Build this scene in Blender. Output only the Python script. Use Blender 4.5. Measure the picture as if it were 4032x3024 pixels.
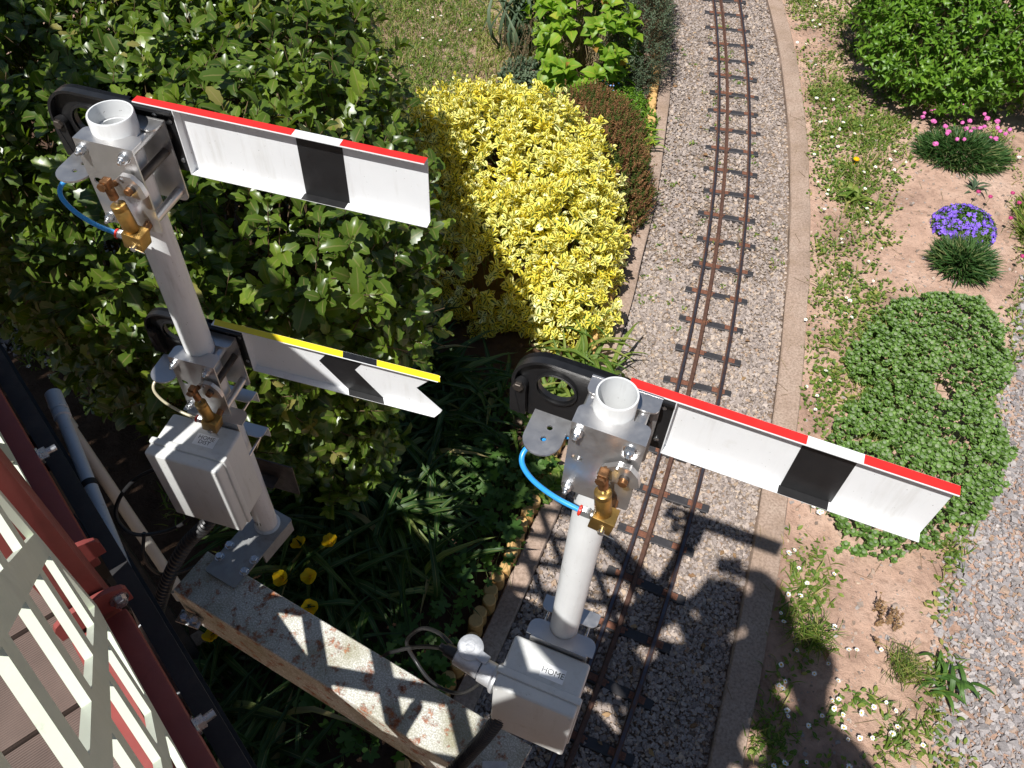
import bpy, bmesh, math, random
import numpy as np
from mathutils import Vector, Matrix

# ---------------------------------------------------------------- scene, camera, light
for o in list(bpy.data.objects):
    bpy.data.objects.remove(o)
scene = bpy.context.scene
COL = scene.collection
RNG = np.random.default_rng(7)
random.seed(7)

CAM_H = 3.2
cam_data = bpy.data.cameras.new("camera")
cam_data.sensor_width = 36.0
cam_data.lens = 29.13
cam_data.clip_start = 0.02
cam_data.clip_end = 400.0
cam = bpy.data.objects.new("camera", cam_data)
COL.objects.link(cam)
CR = np.array([[0.998, 0.0670, 0.0], [0.0523, -0.7790, 0.6249], [0.0419, -0.6237, -0.7807]])
_x = Vector(CR[:, 0]).normalized()
_z = -Vector(CR[:, 2]); _z = (_z - _x * _z.dot(_x)).normalized()
_y = _z.cross(_x)
cam.matrix_world = Matrix(((_x.x, _y.x, _z.x, 0), (_x.y, _y.y, _z.y, 0), (_x.z, _y.z, _z.z, CAM_H), (0, 0, 0, 1)))
scene.camera = cam

SUN_TRAVEL = Vector((0.2996, 0.521, -1.0)).normalized()
sun_el = math.asin(-SUN_TRAVEL.z)
world = bpy.data.worlds.new("World")
scene.world = world
world.use_nodes = True
wn = world.node_tree
bg = wn.nodes["Background"]
sky = wn.nodes.new("ShaderNodeTexSky")
sky.sky_type = 'NISHITA'
sky.sun_disc = False
sky.sun_elevation = sun_el
sky.sun_rotation = math.atan2(-SUN_TRAVEL.x, -SUN_TRAVEL.y)
sky.air_density = 1.0
sky.dust_density = 0.6
wn.links.new(sky.outputs[0], bg.inputs[0])
bg.inputs[1].default_value = 0.05
sun_data = bpy.data.lights.new("sun", 'SUN')
sun_data.energy = 4.8
sun_data.angle = math.radians(0.55)
sun_data.color = (1.0, 0.98, 0.945)
sun = bpy.data.objects.new("sun", sun_data)
COL.objects.link(sun)
sun.rotation_euler = SUN_TRAVEL.to_track_quat('-Z', 'Y').to_euler()
sun.location = (-3, -5, 9)
scene.view_settings.view_transform = 'Standard'
scene.view_settings.look = 'None'
scene.view_settings.exposure = 0.45
scene.view_settings.gamma = 1.0
scene.view_settings.use_curve_mapping = False
scene.render.resolution_x = 1024
scene.render.resolution_y = 768

# ---------------------------------------------------------------- materials
MATS = {}
def lin(h):
    h = h.lstrip('#')
    v = [int(h[i:i + 2], 16) / 255 for i in (0, 2, 4)]
    return tuple(c / 12.92 if c <= 0.04045 else ((c + 0.055) / 1.055) ** 2.4 for c in v)

def newmat(name):
    m = bpy.data.materials.new(name)
    m.use_nodes = True
    MATS[name] = m
    return m, m.node_tree, m.node_tree.nodes["Principled BSDF"]

def noise(nt, scale, detail=4, rough=0.6, coord='Object', vec=None):
    n = nt.nodes.new("ShaderNodeTexNoise")
    n.inputs['Scale'].default_value = scale
    n.inputs['Detail'].default_value = detail
    n.inputs['Roughness'].default_value = rough
    if vec is None:
        tc = nt.nodes.new("ShaderNodeTexCoord")
        vec = tc.outputs[coord]
    nt.links.new(vec, n.inputs['Vector'])
    return n

def ramp(nt, fac, stops, interp='LINEAR'):
    r = nt.nodes.new("ShaderNodeValToRGB")
    r.color_ramp.interpolation = interp
    e = r.color_ramp.elements
    while len(e) < len(stops):
        e.new(0.5)
    for el, (p, c) in zip(e, stops):
        el.position = p
        el.color = (c[0], c[1], c[2], 1.0) if not isinstance(c, (int, float)) else (c, c, c, 1.0)
    nt.links.new(fac, r.inputs[0])
    return r

def mixc(nt, fac, a, b, mode='MIX'):
    m = nt.nodes.new("ShaderNodeMix")
    m.data_type = 'RGBA'
    m.blend_type = mode
    for sock, v in ((m.inputs[0], fac), (m.inputs[6], a), (m.inputs[7], b)):
        if hasattr(v, 'is_output') or isinstance(v, bpy.types.NodeSocket):
            nt.links.new(v, sock)
        elif isinstance(v, (int, float)):
            sock.default_value = v
        else:
            sock.default_value = (v[0], v[1], v[2], 1.0)
    return m.outputs[2]

def bump(nt, bsdf, height, strength=0.3, dist=0.01):
    b = nt.nodes.new("ShaderNodeBump")
    b.inputs['Strength'].default_value = strength
    b.inputs['Distance'].default_value = dist
    nt.links.new(height, b.inputs['Height'])
    nt.links.new(b.outputs[0], bsdf.inputs['Normal'])

def simple(name, col, rough=0.5, metal=0.0, var=0.12, vscale=30.0, bs=0.0, bscale=200.0, spec=0.5, dirt=None, dirt_amt=(0.55, 0.75), dscale=14.0, streak=None):
    """plain paint / metal / plastic with mottling, optional grime blotches and fine relief"""
    m, nt, p = newmat(name)
    p.inputs['Roughness'].default_value = rough
    p.inputs['Metallic'].default_value = metal
    p.inputs['Specular IOR Level'].default_value = spec
    n = noise(nt, vscale, 5)
    lo = tuple(c * (1 - var) for c in col); hi = tuple(min(1, c * (1 + var)) for c in col)
    c = ramp(nt, n.outputs[0], [(0.3, lo), (0.7, hi)]).outputs[0]
    if dirt is not None:
        d = noise(nt, dscale, 8, 0.7)
        f = ramp(nt, d.outputs[0], [(dirt_amt[0], 0.0), (dirt_amt[1], 1.0)]).outputs[0]
        c = mixc(nt, f, c, dirt)
    if streak is not None:
        tc = nt.nodes.new("ShaderNodeTexCoord"); mp = nt.nodes.new("ShaderNodeMapping"); mp.inputs['Scale'].default_value = (1.0, 1.0, 0.10)
        nt.links.new(tc.outputs['Object'], mp.inputs[0])
        d = noise(nt, 55, 5, 0.65, vec=mp.outputs[0]); d2 = noise(nt, 9, 4)
        f = ramp(nt, d.outputs[0], [(0.52, 0.0), (0.72, 1.0)]).outputs[0]
        f = mixc(nt, 1.0, f, ramp(nt, d2.outputs[0], [(0.4, 0.05), (0.65, streak[1])]).outputs[0], 'MULTIPLY')
        c = mixc(nt, f, c, streak[0])
        sp = noise(nt, 170, 2, 0.5); f2 = ramp(nt, sp.outputs[0], [(0.72, 0.0), (0.76, 0.55)]).outputs[0]
        c = mixc(nt, f2, c, tuple(v * 0.5 for v in streak[0]))
    nt.links.new(c, p.inputs['Base Color'])
    r = ramp(nt, noise(nt, vscale * 2.3, 4).outputs[0], [(0.3, max(0, rough - 0.08)), (0.7, min(1, rough + 0.1))]).outputs[0]
    nt.links.new(r, p.inputs['Roughness'])
    if bs > 0:
        bump(nt, p, noise(nt, bscale, 6).outputs[0], bs, 0.002)
    return m

def foliage(name, stops, rough=0.4, spec=0.5, trans=0.3, tcol=None, margin=None, mstop=(0.5, 0.6), vein=True):
    """leaf surface: hue from the per-leaf value, optional pale margin, light passing through"""
    m, nt, p = newmat(name)
    a = nt.nodes.new("ShaderNodeAttribute"); a.attribute_name = 'rnd'
    c = ramp(nt, a.outputs['Fac'], stops).outputs[0]
    e = nt.nodes.new("ShaderNodeAttribute"); e.attribute_name = 'edge'
    if margin is not None:
        nz = noise(nt, 90, 3)
        ad = nt.nodes.new("ShaderNodeMath"); ad.operation = 'MULTIPLY_ADD'
        nt.links.new(nz.outputs[0], ad.inputs[0]); ad.inputs[1].default_value = 0.35
        nt.links.new(e.outputs['Fac'], ad.inputs[2])
        f = ramp(nt, ad.outputs[0], [(mstop[0] + 0.17, 0.0), (mstop[1] + 0.17, 1.0)]).outputs[0]
        mc = ramp(nt, a.outputs['Fac'], margin).outputs[0]
        c = mixc(nt, f, c, mc)
    elif vein:
        f = ramp(nt, e.outputs['Fac'], [(0.0, 0.35), (0.14, 0.0)]).outputs[0]
        c = mixc(nt, f, c, tuple(min(1, v * 1.7 + 0.02) for v in stops[-1][1]))
    nt.links.new(c, p.inputs['Base Color'])
    p.inputs['Roughness'].default_value = rough
    p.inputs['Specular IOR Level'].default_value = spec
    out = nt.nodes["Material Output"]
    t = nt.nodes.new("ShaderNodeBsdfTranslucent")
    tc = mixc(nt, 1.0, c, tcol or (0.75, 0.95, 0.30), 'MULTIPLY')
    sc = mixc(nt, 1.0, tc, (1.9, 1.9, 1.9), 'MULTIPLY')
    nt.links.new(sc, t.inputs[0])
    mx = nt.nodes.new("ShaderNodeMixShader"); mx.inputs[0].default_value = trans
    nt.links.new(p.outputs[0], mx.inputs[1]); nt.links.new(t.outputs[0], mx.inputs[2])
    nt.links.new(mx.outputs[0], out.inputs[0])
    return m

# ---------------------------------------------------------------- object helpers
def tag(o, label=None, cat=None, group=None, kind=None):
    if label: o['label'] = label
    if cat: o['category'] = cat
    if group: o['group'] = group
    if kind: o['kind'] = kind
    return o

def empty(name, loc=(0, 0, 0), rz=0.0, label=None, cat=None, group=None):
    o = bpy.data.objects.new(name, None)
    o.empty_display_size = 0.05
    COL.objects.link(o)
    o.location = loc
    o.rotation_euler = (0, 0, rz)
    return tag(o, label, cat, group)

def link(name, me, parent=None, loc=None):
    o = bpy.data.objects.new(name, me)
    COL.objects.link(o)
    if parent is not None: o.parent = parent
    if loc is not None: o.location = loc
    return o

class MB:
    """collects shapes into one mesh"""
    def __init__(self):
        self.bm = bmesh.new()
    def _frame(self, axis):
        a = Vector(axis).normalized()
        h = Vector((0, 0, 1)) if abs(a.z) < 0.9 else Vector((1, 0, 0))
        u = a.cross(h).normalized()
        return u, a.cross(u).normalized(), a
    def box(self, c, s, rot=None, bev=0.0, seg=2):
        ret = bmesh.ops.create_cube(self.bm, size=1.0)
        vs = ret['verts']
        M = Matrix.Translation(Vector(c)) @ (rot.to_4x4() if rot is not None else Matrix()) @ Matrix.Diagonal((s[0], s[1], s[2], 1))
        for v in vs: v.co = M @ v.co
        if bev > 0:
            es = {e for v in vs for e in v.link_edges}
            bmesh.ops.bevel(self.bm, geom=list(es), offset=bev, segments=seg, affect='EDGES', profile=0.5)
        return self
    def span(self, x0, x1, y0, y1, z0, z1, bev=0.0, seg=2):
        return self.box(((x0 + x1) / 2, (y0 + y1) / 2, (z0 + z1) / 2), (abs(x1 - x0), abs(y1 - y0), abs(z1 - z0)), None, bev, seg)
    def rings(self, rings, closed_ends=True, loop=False):
        vr = [[self.bm.verts.new(p) for p in r] for r in rings]
        n = len(vr[0])
        rng = range(len(vr)) if loop else range(len(vr) - 1)
        for i in rng:
            A, B = vr[i], vr[(i + 1) % len(vr)]
            for k in range(n):
                try: self.bm.faces.new((A[k], A[(k + 1) % n], B[(k + 1) % n], B[k]))
                except ValueError: pass
        if closed_ends and not loop:
            self.bm.faces.new(vr[0][::-1]); self.bm.faces.new(vr[-1])
        return self
    def lathe(self, p, axis, prof, seg=16, phase=0.0, caps=True):
        """prof: list of (distance along axis, radius)"""
        u, v, a = self._frame(axis)
        p = Vector(p); rs = []
        for d, r in prof:
            rs.append([p + a * d + (u * math.cos(t) + v * math.sin(t)) * max(r, 1e-5) for t in [phase + 2 * math.pi * k / seg for k in range(seg)]])
        return self.rings(rs, caps)
    def cyl(self, p0, p1, r, r1=None, seg=14, bev=0.0, phase=0.0):
        p0, p1 = Vector(p0), Vector(p1); L = (p1 - p0).length
        r1 = r if r1 is None else r1
        if bev > 0: pr = [(0, r - bev), (bev, r), (L - bev, r1), (L, r1 - bev)]
        else: pr = [(0, r), (L, r1)]
        return self.lathe(p0, p1 - p0, pr, seg, phase)
    def tube(self, pts, r, seg=8, sub=6, closed_ends=True):
        """smooth tube through control points; r scalar or callable(t)"""
        P = [Vector(p) for p in pts]
        Q = []
        for i in range(len(P) - 1):
            p0 = P[max(i - 1, 0)]; p1 = P[i]; p2 = P[i + 1]; p3 = P[min(i + 2, len(P) - 1)]
            for k in range(sub):
                t = k / sub
                Q.append(0.5 * ((2 * p1) + (p2 - p0) * t + (2 * p0 - 5 * p1 + 4 * p2 - p3) * t * t + (3 * p1 - p0 - 3 * p2 + p3) * t ** 3))
        Q.append(P[-1])
        rs = []; u = None
        for i, q in enumerate(Q):
            d = (Q[min(i + 1, len(Q) - 1)] - Q[max(i - 1, 0)]).normalized()
            if u is None: u, v, _ = self._frame(d)
            u = (u - d * u.dot(d)).normalized(); v = d.cross(u)
            rr = r(i / (len(Q) - 1), i) if callable(r) else r
            rs.append([q + (u * math.cos(t) + v * math.sin(t)) * rr for t in [2 * math.pi * k / seg for k in range(seg)]])
        return self.rings(rs, closed_ends)
    def plate(self, outer, holes, org, ax, ay, th):
        """flat plate from a 2-D outline with holes, thickness th along ax x ay (centred)"""
        ax, ay = Vector(ax).normalized(), Vector(ay).normalized(); an = ax.cross(ay); org = Vector(org)
        tmp = bmesh.new(); es = []
        for loop in [outer] + list(holes):
            vs = [tmp.verts.new((p[0], p[1], 0)) for p in loop]
            for i in range(len(vs)): es.append(tmp.edges.new((vs[i], vs[(i + 1) % len(vs)])))
        if holes: bmesh.ops.triangle_fill(tmp, edges=es, use_beauty=True)
        else: tmp.faces.new(list(tmp.verts))
        bmesh.ops.recalc_face_normals(tmp, faces=tmp.faces)
        for f in tmp.faces:
            if f.normal.z < 0: f.normal_flip()
        top = {}; bot = {}
        for v in tmp.verts:
            p = org + ax * v.co.x + ay * v.co.y
            top[v.index if False else v] = self.bm.verts.new(p + an * th / 2); bot[v] = self.bm.verts.new(p - an * th / 2)
        for f in tmp.faces:
            self.bm.faces.new([top[v] for v in f.verts]); self.bm.faces.new([bot[v] for v in reversed(f.verts)])
        for e in tmp.edges:
            if len(e.link_faces) == 1:
                f = e.link_faces[0]
                for l in f.loops:
                    if l.edge == e:
                        a, b = l.vert, l.link_loop_next.vert
                self.bm.faces.new((top[b], top[a], bot[a], bot[b]))
        tmp.free()
        return self
    def mesh(self, name, mats, smooth=None):
        me = bpy.data.meshes.new(name)
        bmesh.ops.recalc_face_normals(self.bm, faces=self.bm.faces)
        if smooth is not None:
            for f in self.bm.faces: f.smooth = True
            for e in self.bm.edges:
                if len(e.link_faces) == 2 and e.calc_face_angle(0) > math.radians(smooth): e.smooth = False
        self.bm.to_mesh(me); self.bm.free()
        for m in (mats if isinstance(mats, (list, tuple)) else [mats]): me.materials.append(MATS[m])
        return me
    def build(self, name, mats, parent=None, smooth=35):
        return link(name, self.mesh(name, mats, smooth), parent)

def rrect(x0, x1, y0, y1, r, n=5, corners=(1, 1, 1, 1)):
    """rounded rectangle outline; corners: bl, br, tr, tl"""
    out = []
    for (cx, cy, a0, on) in ((x0, y0, 180, corners[0]), (x1, y0, 270, corners[1]), (x1, y1, 0, corners[2]), (x0, y1, 90, corners[3])):
        if not on: out.append((cx, cy)); continue
        ccx = cx + (r if cx == x0 else -r); ccy = cy + (r if cy == y0 else -r)
        for k in range(n + 1):
            a = math.radians(a0 + 90 * k / n); out.append((ccx + r * math.cos(a), ccy + r * math.sin(a)))
    return out
def circ(cx, cy, r, n=14, ry=None):
    return [(cx + r * math.cos(2 * math.pi * k / n), cy + (ry or r) * math.sin(2 * math.pi * k / n)) for k in range(n)]

# ---- fast meshes from arrays
def array_mesh(name, verts, tris, mat, rnd=None, edge=None, smooth=True):
    me = bpy.data.meshes.new(name)
    nv, nt_ = len(verts), len(tris)
    me.vertices.add(nv); me.vertices.foreach_set('co', np.ascontiguousarray(verts, dtype=np.float32).ravel())
    me.loops.add(nt_ * 3); me.loops.foreach_set('vertex_index', np.ascontiguousarray(tris, dtype=np.int32).ravel())
    me.polygons.add(nt_)
    me.polygons.foreach_set('loop_start', np.arange(0, nt_ * 3, 3, dtype=np.int32))
    try: me.polygons.foreach_set('loop_total', np.full(nt_, 3, dtype=np.int32))
    except Exception: pass
    me.update(calc_edges=True)
    me.polygons.foreach_set('use_smooth', np.full(nt_, bool(smooth)))
    for nm, arr in (('rnd', rnd), ('edge', edge)):
        if arr is not None:
            at = me.attributes.new(nm, 'FLOAT', 'POINT'); at.data.foreach_set('value', np.ascontiguousarray(arr, dtype=np.float32))
    me.materials.append(MATS[mat])
    return me

def norm(v):
    return v / np.maximum(np.linalg.norm(v, axis=-1, keepdims=True), 1e-9)

def leaf_tpl(ws, fold=0.15, curl=0.2, wid=0.5, teeth=0.0):
    """leaf of unit length along +y; ws half-width profile; x across, z upper side"""
    n = len(ws); V = []; E = []; T = []
    for i, w in enumerate(ws):
        y = i / (n - 1); z = curl * (0.25 - (y - 0.5) ** 2) * 1.0
        k = 1 + (teeth if i % 2 else -teeth)
        if w <= 0: V.append((0, y, z)); E.append(0.5)
        else:
            h = w * wid * k
            V += [(-h, y + (0.03 if i % 2 else 0), z + fold * h), (0, y, z), (h, y + (0.03 if i % 2 else 0), z + fold * h)]; E += [1, 0, 1]
    idx = []; c = 0
    for w in ws:
        if w <= 0: idx.append((c,)); c += 1
        else: idx.append((c, c + 1, c + 2)); c += 3
    for i in range(n - 1):
        A, B = idx[i], idx[i + 1]
        if len(A) == 1 and len(B) == 3: T += [(A[0], B[1], B[0]), (A[0], B[2], B[1])]
        elif len(A) == 3 and len(B) == 1: T += [(A[0], A[1], B[0]), (A[1], A[2], B[0])]
        elif len(A) == 3: T += [(A[0], A[1], B[0]), (A[1], B[1], B[0]), (A[1], A[2], B[1]), (A[2], B[2], B[1])]
    return np.array(V, float), np.array(E, float), np.array(T, int)

def frames(D, N):
    Y = norm(D); X = norm(np.cross(Y, N)); Z = np.cross(X, Y)
    return np.stack([X, Y, Z], axis=1)      # rows are the axes

def scatter(name, tpls, P, D, N, S, mat, parent=None, rnd=None, kind='stuff', smooth=True, wid=None):
    """all leaves of a plant as one mesh"""
    M = len(P)
    if M == 0: return None
    rnd = RNG.random(M) if rnd is None else rnd
    F = frames(D, N); S = np.broadcast_to(S, (M,)) if np.ndim(S) < 2 else S
    pick = RNG.integers(0, len(tpls), M)
    VV, TT, RR, EE = [], [], [], []; off = 0
    for k, (tv, te, tt) in enumerate(tpls):
        s = np.where(pick == k)[0]
        if not len(s): continue
        loc = tv[None] * (S[s][:, None, None] if S.ndim == 1 else S[s][:, None, :])
        w = P[s][:, None, :] + np.einsum('mvk,mkj->mvj', loc, F[s])
        VV.append(w.reshape(-1, 3)); TT.append((tt[None] + (np.arange(len(s)) * len(tv))[:, None, None]).reshape(-1, 3) + off)
        RR.append(np.repeat(rnd[s], len(tv))); EE.append(np.tile(te, len(s))); off += len(s) * len(tv)
    me = array_mesh(name, np.concatenate(VV), np.concatenate(TT), mat, np.concatenate(RR), np.concatenate(EE), smooth)
    o = link(name, me, parent)
    if kind: o['kind'] = kind
    return o

def place_leaves(name, tpls, P, D, N, S, rnd, mat, parent, count=300, nvar=8):
    """the leaves that show largest, each an object sharing mesh data"""
    qs = np.clip((rnd * nvar).astype(int), 0, nvar - 1)
    cache = {}
    F = frames(D, N); out = []
    for i in range(min(count, len(P))):
        k = i % len(tpls); key = (k, qs[i])
        if key not in cache:
            tv, te, tt = tpls[k]
            cache[key] = array_mesh(name, tv, tt, mat, np.full(len(tv), (qs[i] + 0.5) / nvar), te)
        o = bpy.data.objects.new(name, cache[key]); COL.objects.link(o); o.parent = parent
        s = S[i] if np.ndim(S[i]) == 0 else None
        R = F[i].T
        sc = (s, s, s) if s is not None else S[i]
        m = Matrix(((R[0, 0] * sc[0], R[0, 1] * sc[1], R[0, 2] * sc[2], P[i, 0]), (R[1, 0] * sc[0], R[1, 1] * sc[1], R[1, 2] * sc[2], P[i, 1]), (R[2, 0] * sc[0], R[2, 1] * sc[1], R[2, 2] * sc[2], P[i, 2]), (0, 0, 0, 1)))
        o.matrix_local = m
        out.append(o)
    return out

def seen_score(P, N, S):
    """how large a leaf shows in the photograph (0 outside the frame)"""
    q = (P - np.array([0, 0, CAM_H])) @ CR
    z = np.maximum(q[:, 2], 0.05); u = q[:, 0] / z; v = q[:, 1] / z
    ins = (q[:, 2] > 0.05) & (np.abs(u) < 0.61) & (np.abs(v) < 0.455)
    view = norm(np.array([0, 0, CAM_H]) - P)
    return np.where(ins, S / z * (0.25 + np.abs((view * N).sum(1))), 0)

# ---- plant volumes
def smooth_noise(P, f, seed):
    r = np.random.default_rng(seed); out = 0
    for k in range(5):
        w = r.normal(size=3) * f * (1 + 0.6 * k); out = out + np.sin(P @ w + r.random() * 6.28) / (1 + 0.5 * k)
    return out / 2.6
def sample_shell(field, lo, hi, n, depth, power=1.0, seed=1):
    """n points in the outer shell of a volume, with outward normals; denser near the skin"""
    r = np.random.default_rng(seed); lo, hi = np.array(lo), np.array(hi)
    PP = []; tot = 0
    for _ in range(400):
        p = lo + r.random((60000, 3)) * (hi - lo); f = field(p)
        k = (f < 0) & (f > -depth) & (r.random(len(p)) < (1 + f / depth) ** power)
        PP.append(p[k]); tot += k.sum()
        if tot >= n: break
    P = np.concatenate(PP)[:n]
    e = 1e-3; N = np.stack([(field(P + np.eye(3)[i] * e) - field(P - np.eye(3)[i] * e)) for i in range(3)], 1)
    return P, norm(N), field(P)
def ellipsoids(spec, k=0.12):
    """smooth union of ellipsoids (centre, radii)"""
    def f(P):
        d = None
        for c, rad in spec:
            c = np.array(c); rad = np.array(rad); q = np.linalg.norm((P - c) / rad, axis=1); v = (q - 1) * rad.min()
            if d is None: d = v
            else:
                h = np.clip(0.5 + 0.5 * (v - d) / k, 0, 1); d = v * (1 - h) + d * h - k * h * (1 - h)
        return d
    return f
def poly_sdf(poly, Q):
    poly = np.array(poly); d = np.full(len(Q), 1e9); s = np.ones(len(Q))
    for i in range(len(poly)):
        a, b = poly[i], poly[i - 1]; e = b - a; w = Q - a
        t = np.clip((w @ e) / (e @ e), 0, 1); bb = w - t[:, None] * e; d = np.minimum(d, (bb ** 2).sum(1))
        c1 = Q[:, 1] >= a[1]; c2 = Q[:, 1] < b[1]; c3 = e[0] * w[:, 1] > e[1] * w[:, 0]
        flip = (c1 & c2 & c3) | (~c1 & ~c2 & ~c3); s = np.where(flip, -s, s)
    return s * np.sqrt(d)
def shoots(P, T, L, n, size, el=(0.1, 1.1), seed=3, jit=0.25):
    """leaves set spirally along short shoots"""
    r = np.random.default_rng(seed); M = len(P)
    T = norm(T); h = np.where(np.abs(T[:, 2:3]) < 0.9, np.array([[0, 0, 1.0]]), np.array([[1.0, 0, 0]]))
    U = norm(np.cross(T, h)); V = np.cross(T, U); ph = r.random(M) * 6.28
    L = np.broadcast_to(L, (M,)); PO, DO, NO, SO, ID = [], [], [], [], []
    for j in range(n):
        t = (j + 0.5) / n; a = ph + j * 2.4 + r.normal(0, jit, M)
        rad = U * np.cos(a)[:, None] + V * np.sin(a)[:, None]
        e = el[0] + (el[1] - el[0]) * t + r.normal(0, jit, M)
        d = rad * np.cos(e)[:, None] + T * np.sin(e)[:, None]
        PO.append(P + T * (L * t)[:, None]); DO.append(d); NO.append(norm(T - d * (T * d).sum(1)[:, None]) + r.normal(0, 0.12, (M, 3)))
        SO.append(size * (1 - 0.35 * t) * r.uniform(0.75, 1.2, M)); ID.append(np.arange(M))
    return np.concatenate(PO), np.concatenate(DO), np.concatenate(NO), np.concatenate(SO), np.concatenate(ID)
def stems(name, A, B, r, mat, parent, kind='stuff'):
    """thin three-sided stems from A to B as one mesh"""
    A, B = np.asarray(A, float), np.asarray(B, float); d = norm(B - A)
    h = np.where(np.abs(d[:, 2:3]) < 0.9, np.array([[0, 0, 1.0]]), np.array([[1.0, 0, 0]])); u = norm(np.cross(d, h)); v = np.cross(d, u)
    r = np.broadcast_to(r, (len(A),))[:, None]
    ring = [u * math.cos(a) + v * math.sin(a) for a in (0, 2.094, 4.189)]
    V = np.stack([A + q * r for q in ring] + [B + q * r * 0.6 for q in ring], 1).reshape(-1, 3)
    t = np.array([(0, 1, 4), (0, 4, 3), (1, 2, 5), (1, 5, 4), (2, 0, 3), (2, 3, 5)])
    T = (t[None] + (np.arange(len(A)) * 6)[:, None, None]).reshape(-1, 3)
    o = link(name, array_mesh(name, V, T, mat, np.repeat(np.random.default_rng(2).random(len(A)), 6), np.zeros(len(V))), parent)
    if kind: o['kind'] = kind
    return o
# ---------------------------------------------------------------- track lines on the ground
def line_fit(pts, deg=3):
    p = np.array(pts); c = np.polyfit(p[:, 1], p[:, 0], deg); d = np.polyder(c); y0, y1 = p[:, 1].min() - 0.3, p[:, 1].max() + 0.3
    def f(y):
        y = np.asarray(y, float); k = np.clip(y, y0, y1)
        return np.polyval(c, k) + np.polyval(d, k) * (y - k)
    return f
rail_r = line_fit([(1.6, 6.62), (1.58, 6.07), (1.52, 5.34), (1.44, 4.71), (1.36, 4.16), (1.29, 3.75), (1.2, 3.29), (.86, 1.98), (.81, 1.81), (.73, 1.58), (.65, 1.34), (.59, 1.18), (.52, 1.0), (.46, .81)])
kerb_in = line_fit([(1.83, 6.61), (1.81, 6.06), (1.78, 5.45), (1.73, 4.91), (1.65, 4.34), (1.56, 3.83), (1.46, 3.3), (1.15, 1.99), (1.08, 1.74), (1.01, 1.51), (.95, 1.29), (.87, 1.04), (.79, .82)])
def normal_at(f, y):
    s = (f(y + 0.01) - f(y - 0.01)) / 0.02
    n = np.stack([np.ones_like(s), -s], -1); return n / np.linalg.norm(n, axis=-1, keepdims=True)
def offset_pt(f, y, d):
    n = normal_at(f, y); return np.stack([f(y), y], -1) + n * np.asarray(d, float)[..., None]
def side_of(f, X, Y):
    """signed distance to the right of a line"""
    s = (f(Y + 0.01) - f(Y - 0.01)) / 0.02
    return (X - f(Y)) / np.sqrt(1 + s * s)
kerb_left_d = -0.205 - 0.34          # right edge of the left kerb, measured from the right rail
path_edge = line_fit([(1.72, .5), (1.80, .9), (1.86, 1.28), (1.92, 1.56), (2.10, 1.9), (2.50, 2.57), (2.80, 3.22), (3.15, 4.1)], 3)

# ---------------------------------------------------------------- materials of the ground
m, nt, p = newmat('soil')
n1 = noise(nt, 2.2, 6, 0.62); n2 = noise(nt, 26, 8, 0.7); n3 = noise(nt, 260, 3)
c = ramp(nt, n1.outputs[0], [(0.32, lin('947869')), (0.5, lin('bd9c88')), (0.68, lin('ccae9b'))]).outputs[0]
c2 = ramp(nt, n2.outputs[0], [(0.26, (0.55, 0.51, 0.48)), (0.48, (0.98, 0.98, 0.98)), (0.75, (1.15, 1.13, 1.11))]).outputs[0]
c = mixc(nt, 1.0, c, c2, 'MULTIPLY')
c = mixc(nt, ramp(nt, n3.outputs[0], [(0.62, 0.0), (0.72, 0.6)]).outputs[0], c, lin('8d8078'))
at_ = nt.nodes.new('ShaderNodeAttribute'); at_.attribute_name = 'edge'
shaded_soil = mixc(nt, 1.0, c2, lin('5a4638'), 'MULTIPLY')  # darker bed soil with shade put into its colour
c = mixc(nt, at_.outputs['Fac'], c, shaded_soil)
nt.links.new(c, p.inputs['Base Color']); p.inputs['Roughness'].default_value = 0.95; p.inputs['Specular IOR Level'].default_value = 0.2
ad = nt.nodes.new("ShaderNodeMath"); ad.operation = 'MULTIPLY_ADD'; nt.links.new(n3.outputs[0], ad.inputs[0]); ad.inputs[1].default_value = 0.35; nt.links.new(n2.outputs[0], ad.inputs[2])
bump(nt, p, ad.outputs[0], 0.8, 0.022)

m, nt, p = newmat('ballast_dust')
n1 = noise(nt, 5, 6); n2 = noise(nt, 120, 5)
c = mixc(nt, n2.outputs[0], lin('5e5148'), lin('93816f'))
c = mixc(nt, ramp(nt, n1.outputs[0], [(0.45, 0.0), (0.7, 0.5)]).outputs[0], c, lin('8f7660'))
nt.links.new(c, p.inputs['Base Color']); p.inputs['Roughness'].default_value = 0.95
bump(nt, p, n2.outputs[0], 0.8, 0.01)

def stone_mat(name, stops):
    m, nt, p = newmat(name)
    a = nt.nodes.new("ShaderNodeAttribute"); a.attribute_name = 'rnd'
    c = ramp(nt, a.outputs['Fac'], stops).outputs[0]
    n2 = noise(nt, 150, 5)
    c = mixc(nt, 1.0, c, ramp(nt, n2.outputs[0], [(0.3, 0.72), (0.7, 1.12)]).outputs[0], 'MULTIPLY')
    nt.links.new(c, p.inputs['Base Color']); p.inputs['Roughness'].default_value = 0.8; p.inputs['Specular IOR Level'].default_value = 0.35
    bump(nt, p, n2.outputs[0], 0.35, 0.003)
stone_mat('ballast_stone', [(0.0, lin('7a6f69')), (0.2, lin('94877f')), (0.45, lin('a89a90')), (0.65, lin('a0948e')), (0.82, lin('b8aa9f')), (0.95, lin('b9a38c')), (1.0, lin('93765f'))])
stone_mat('path_stone', [(0.0, lin('807a78')), (0.3, lin('918a89')), (0.6, lin('a09997')), (0.85, lin('aea6a2')), (0.95, lin('a89282')), (1.0, lin('94785f'))])
stone_mat('soil_stone', [(0.0, lin('77685e')), (0.5, lin('a48e7d')), (0.8, lin('9a938f')), (1.0, lin('c0a893'))])

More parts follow.
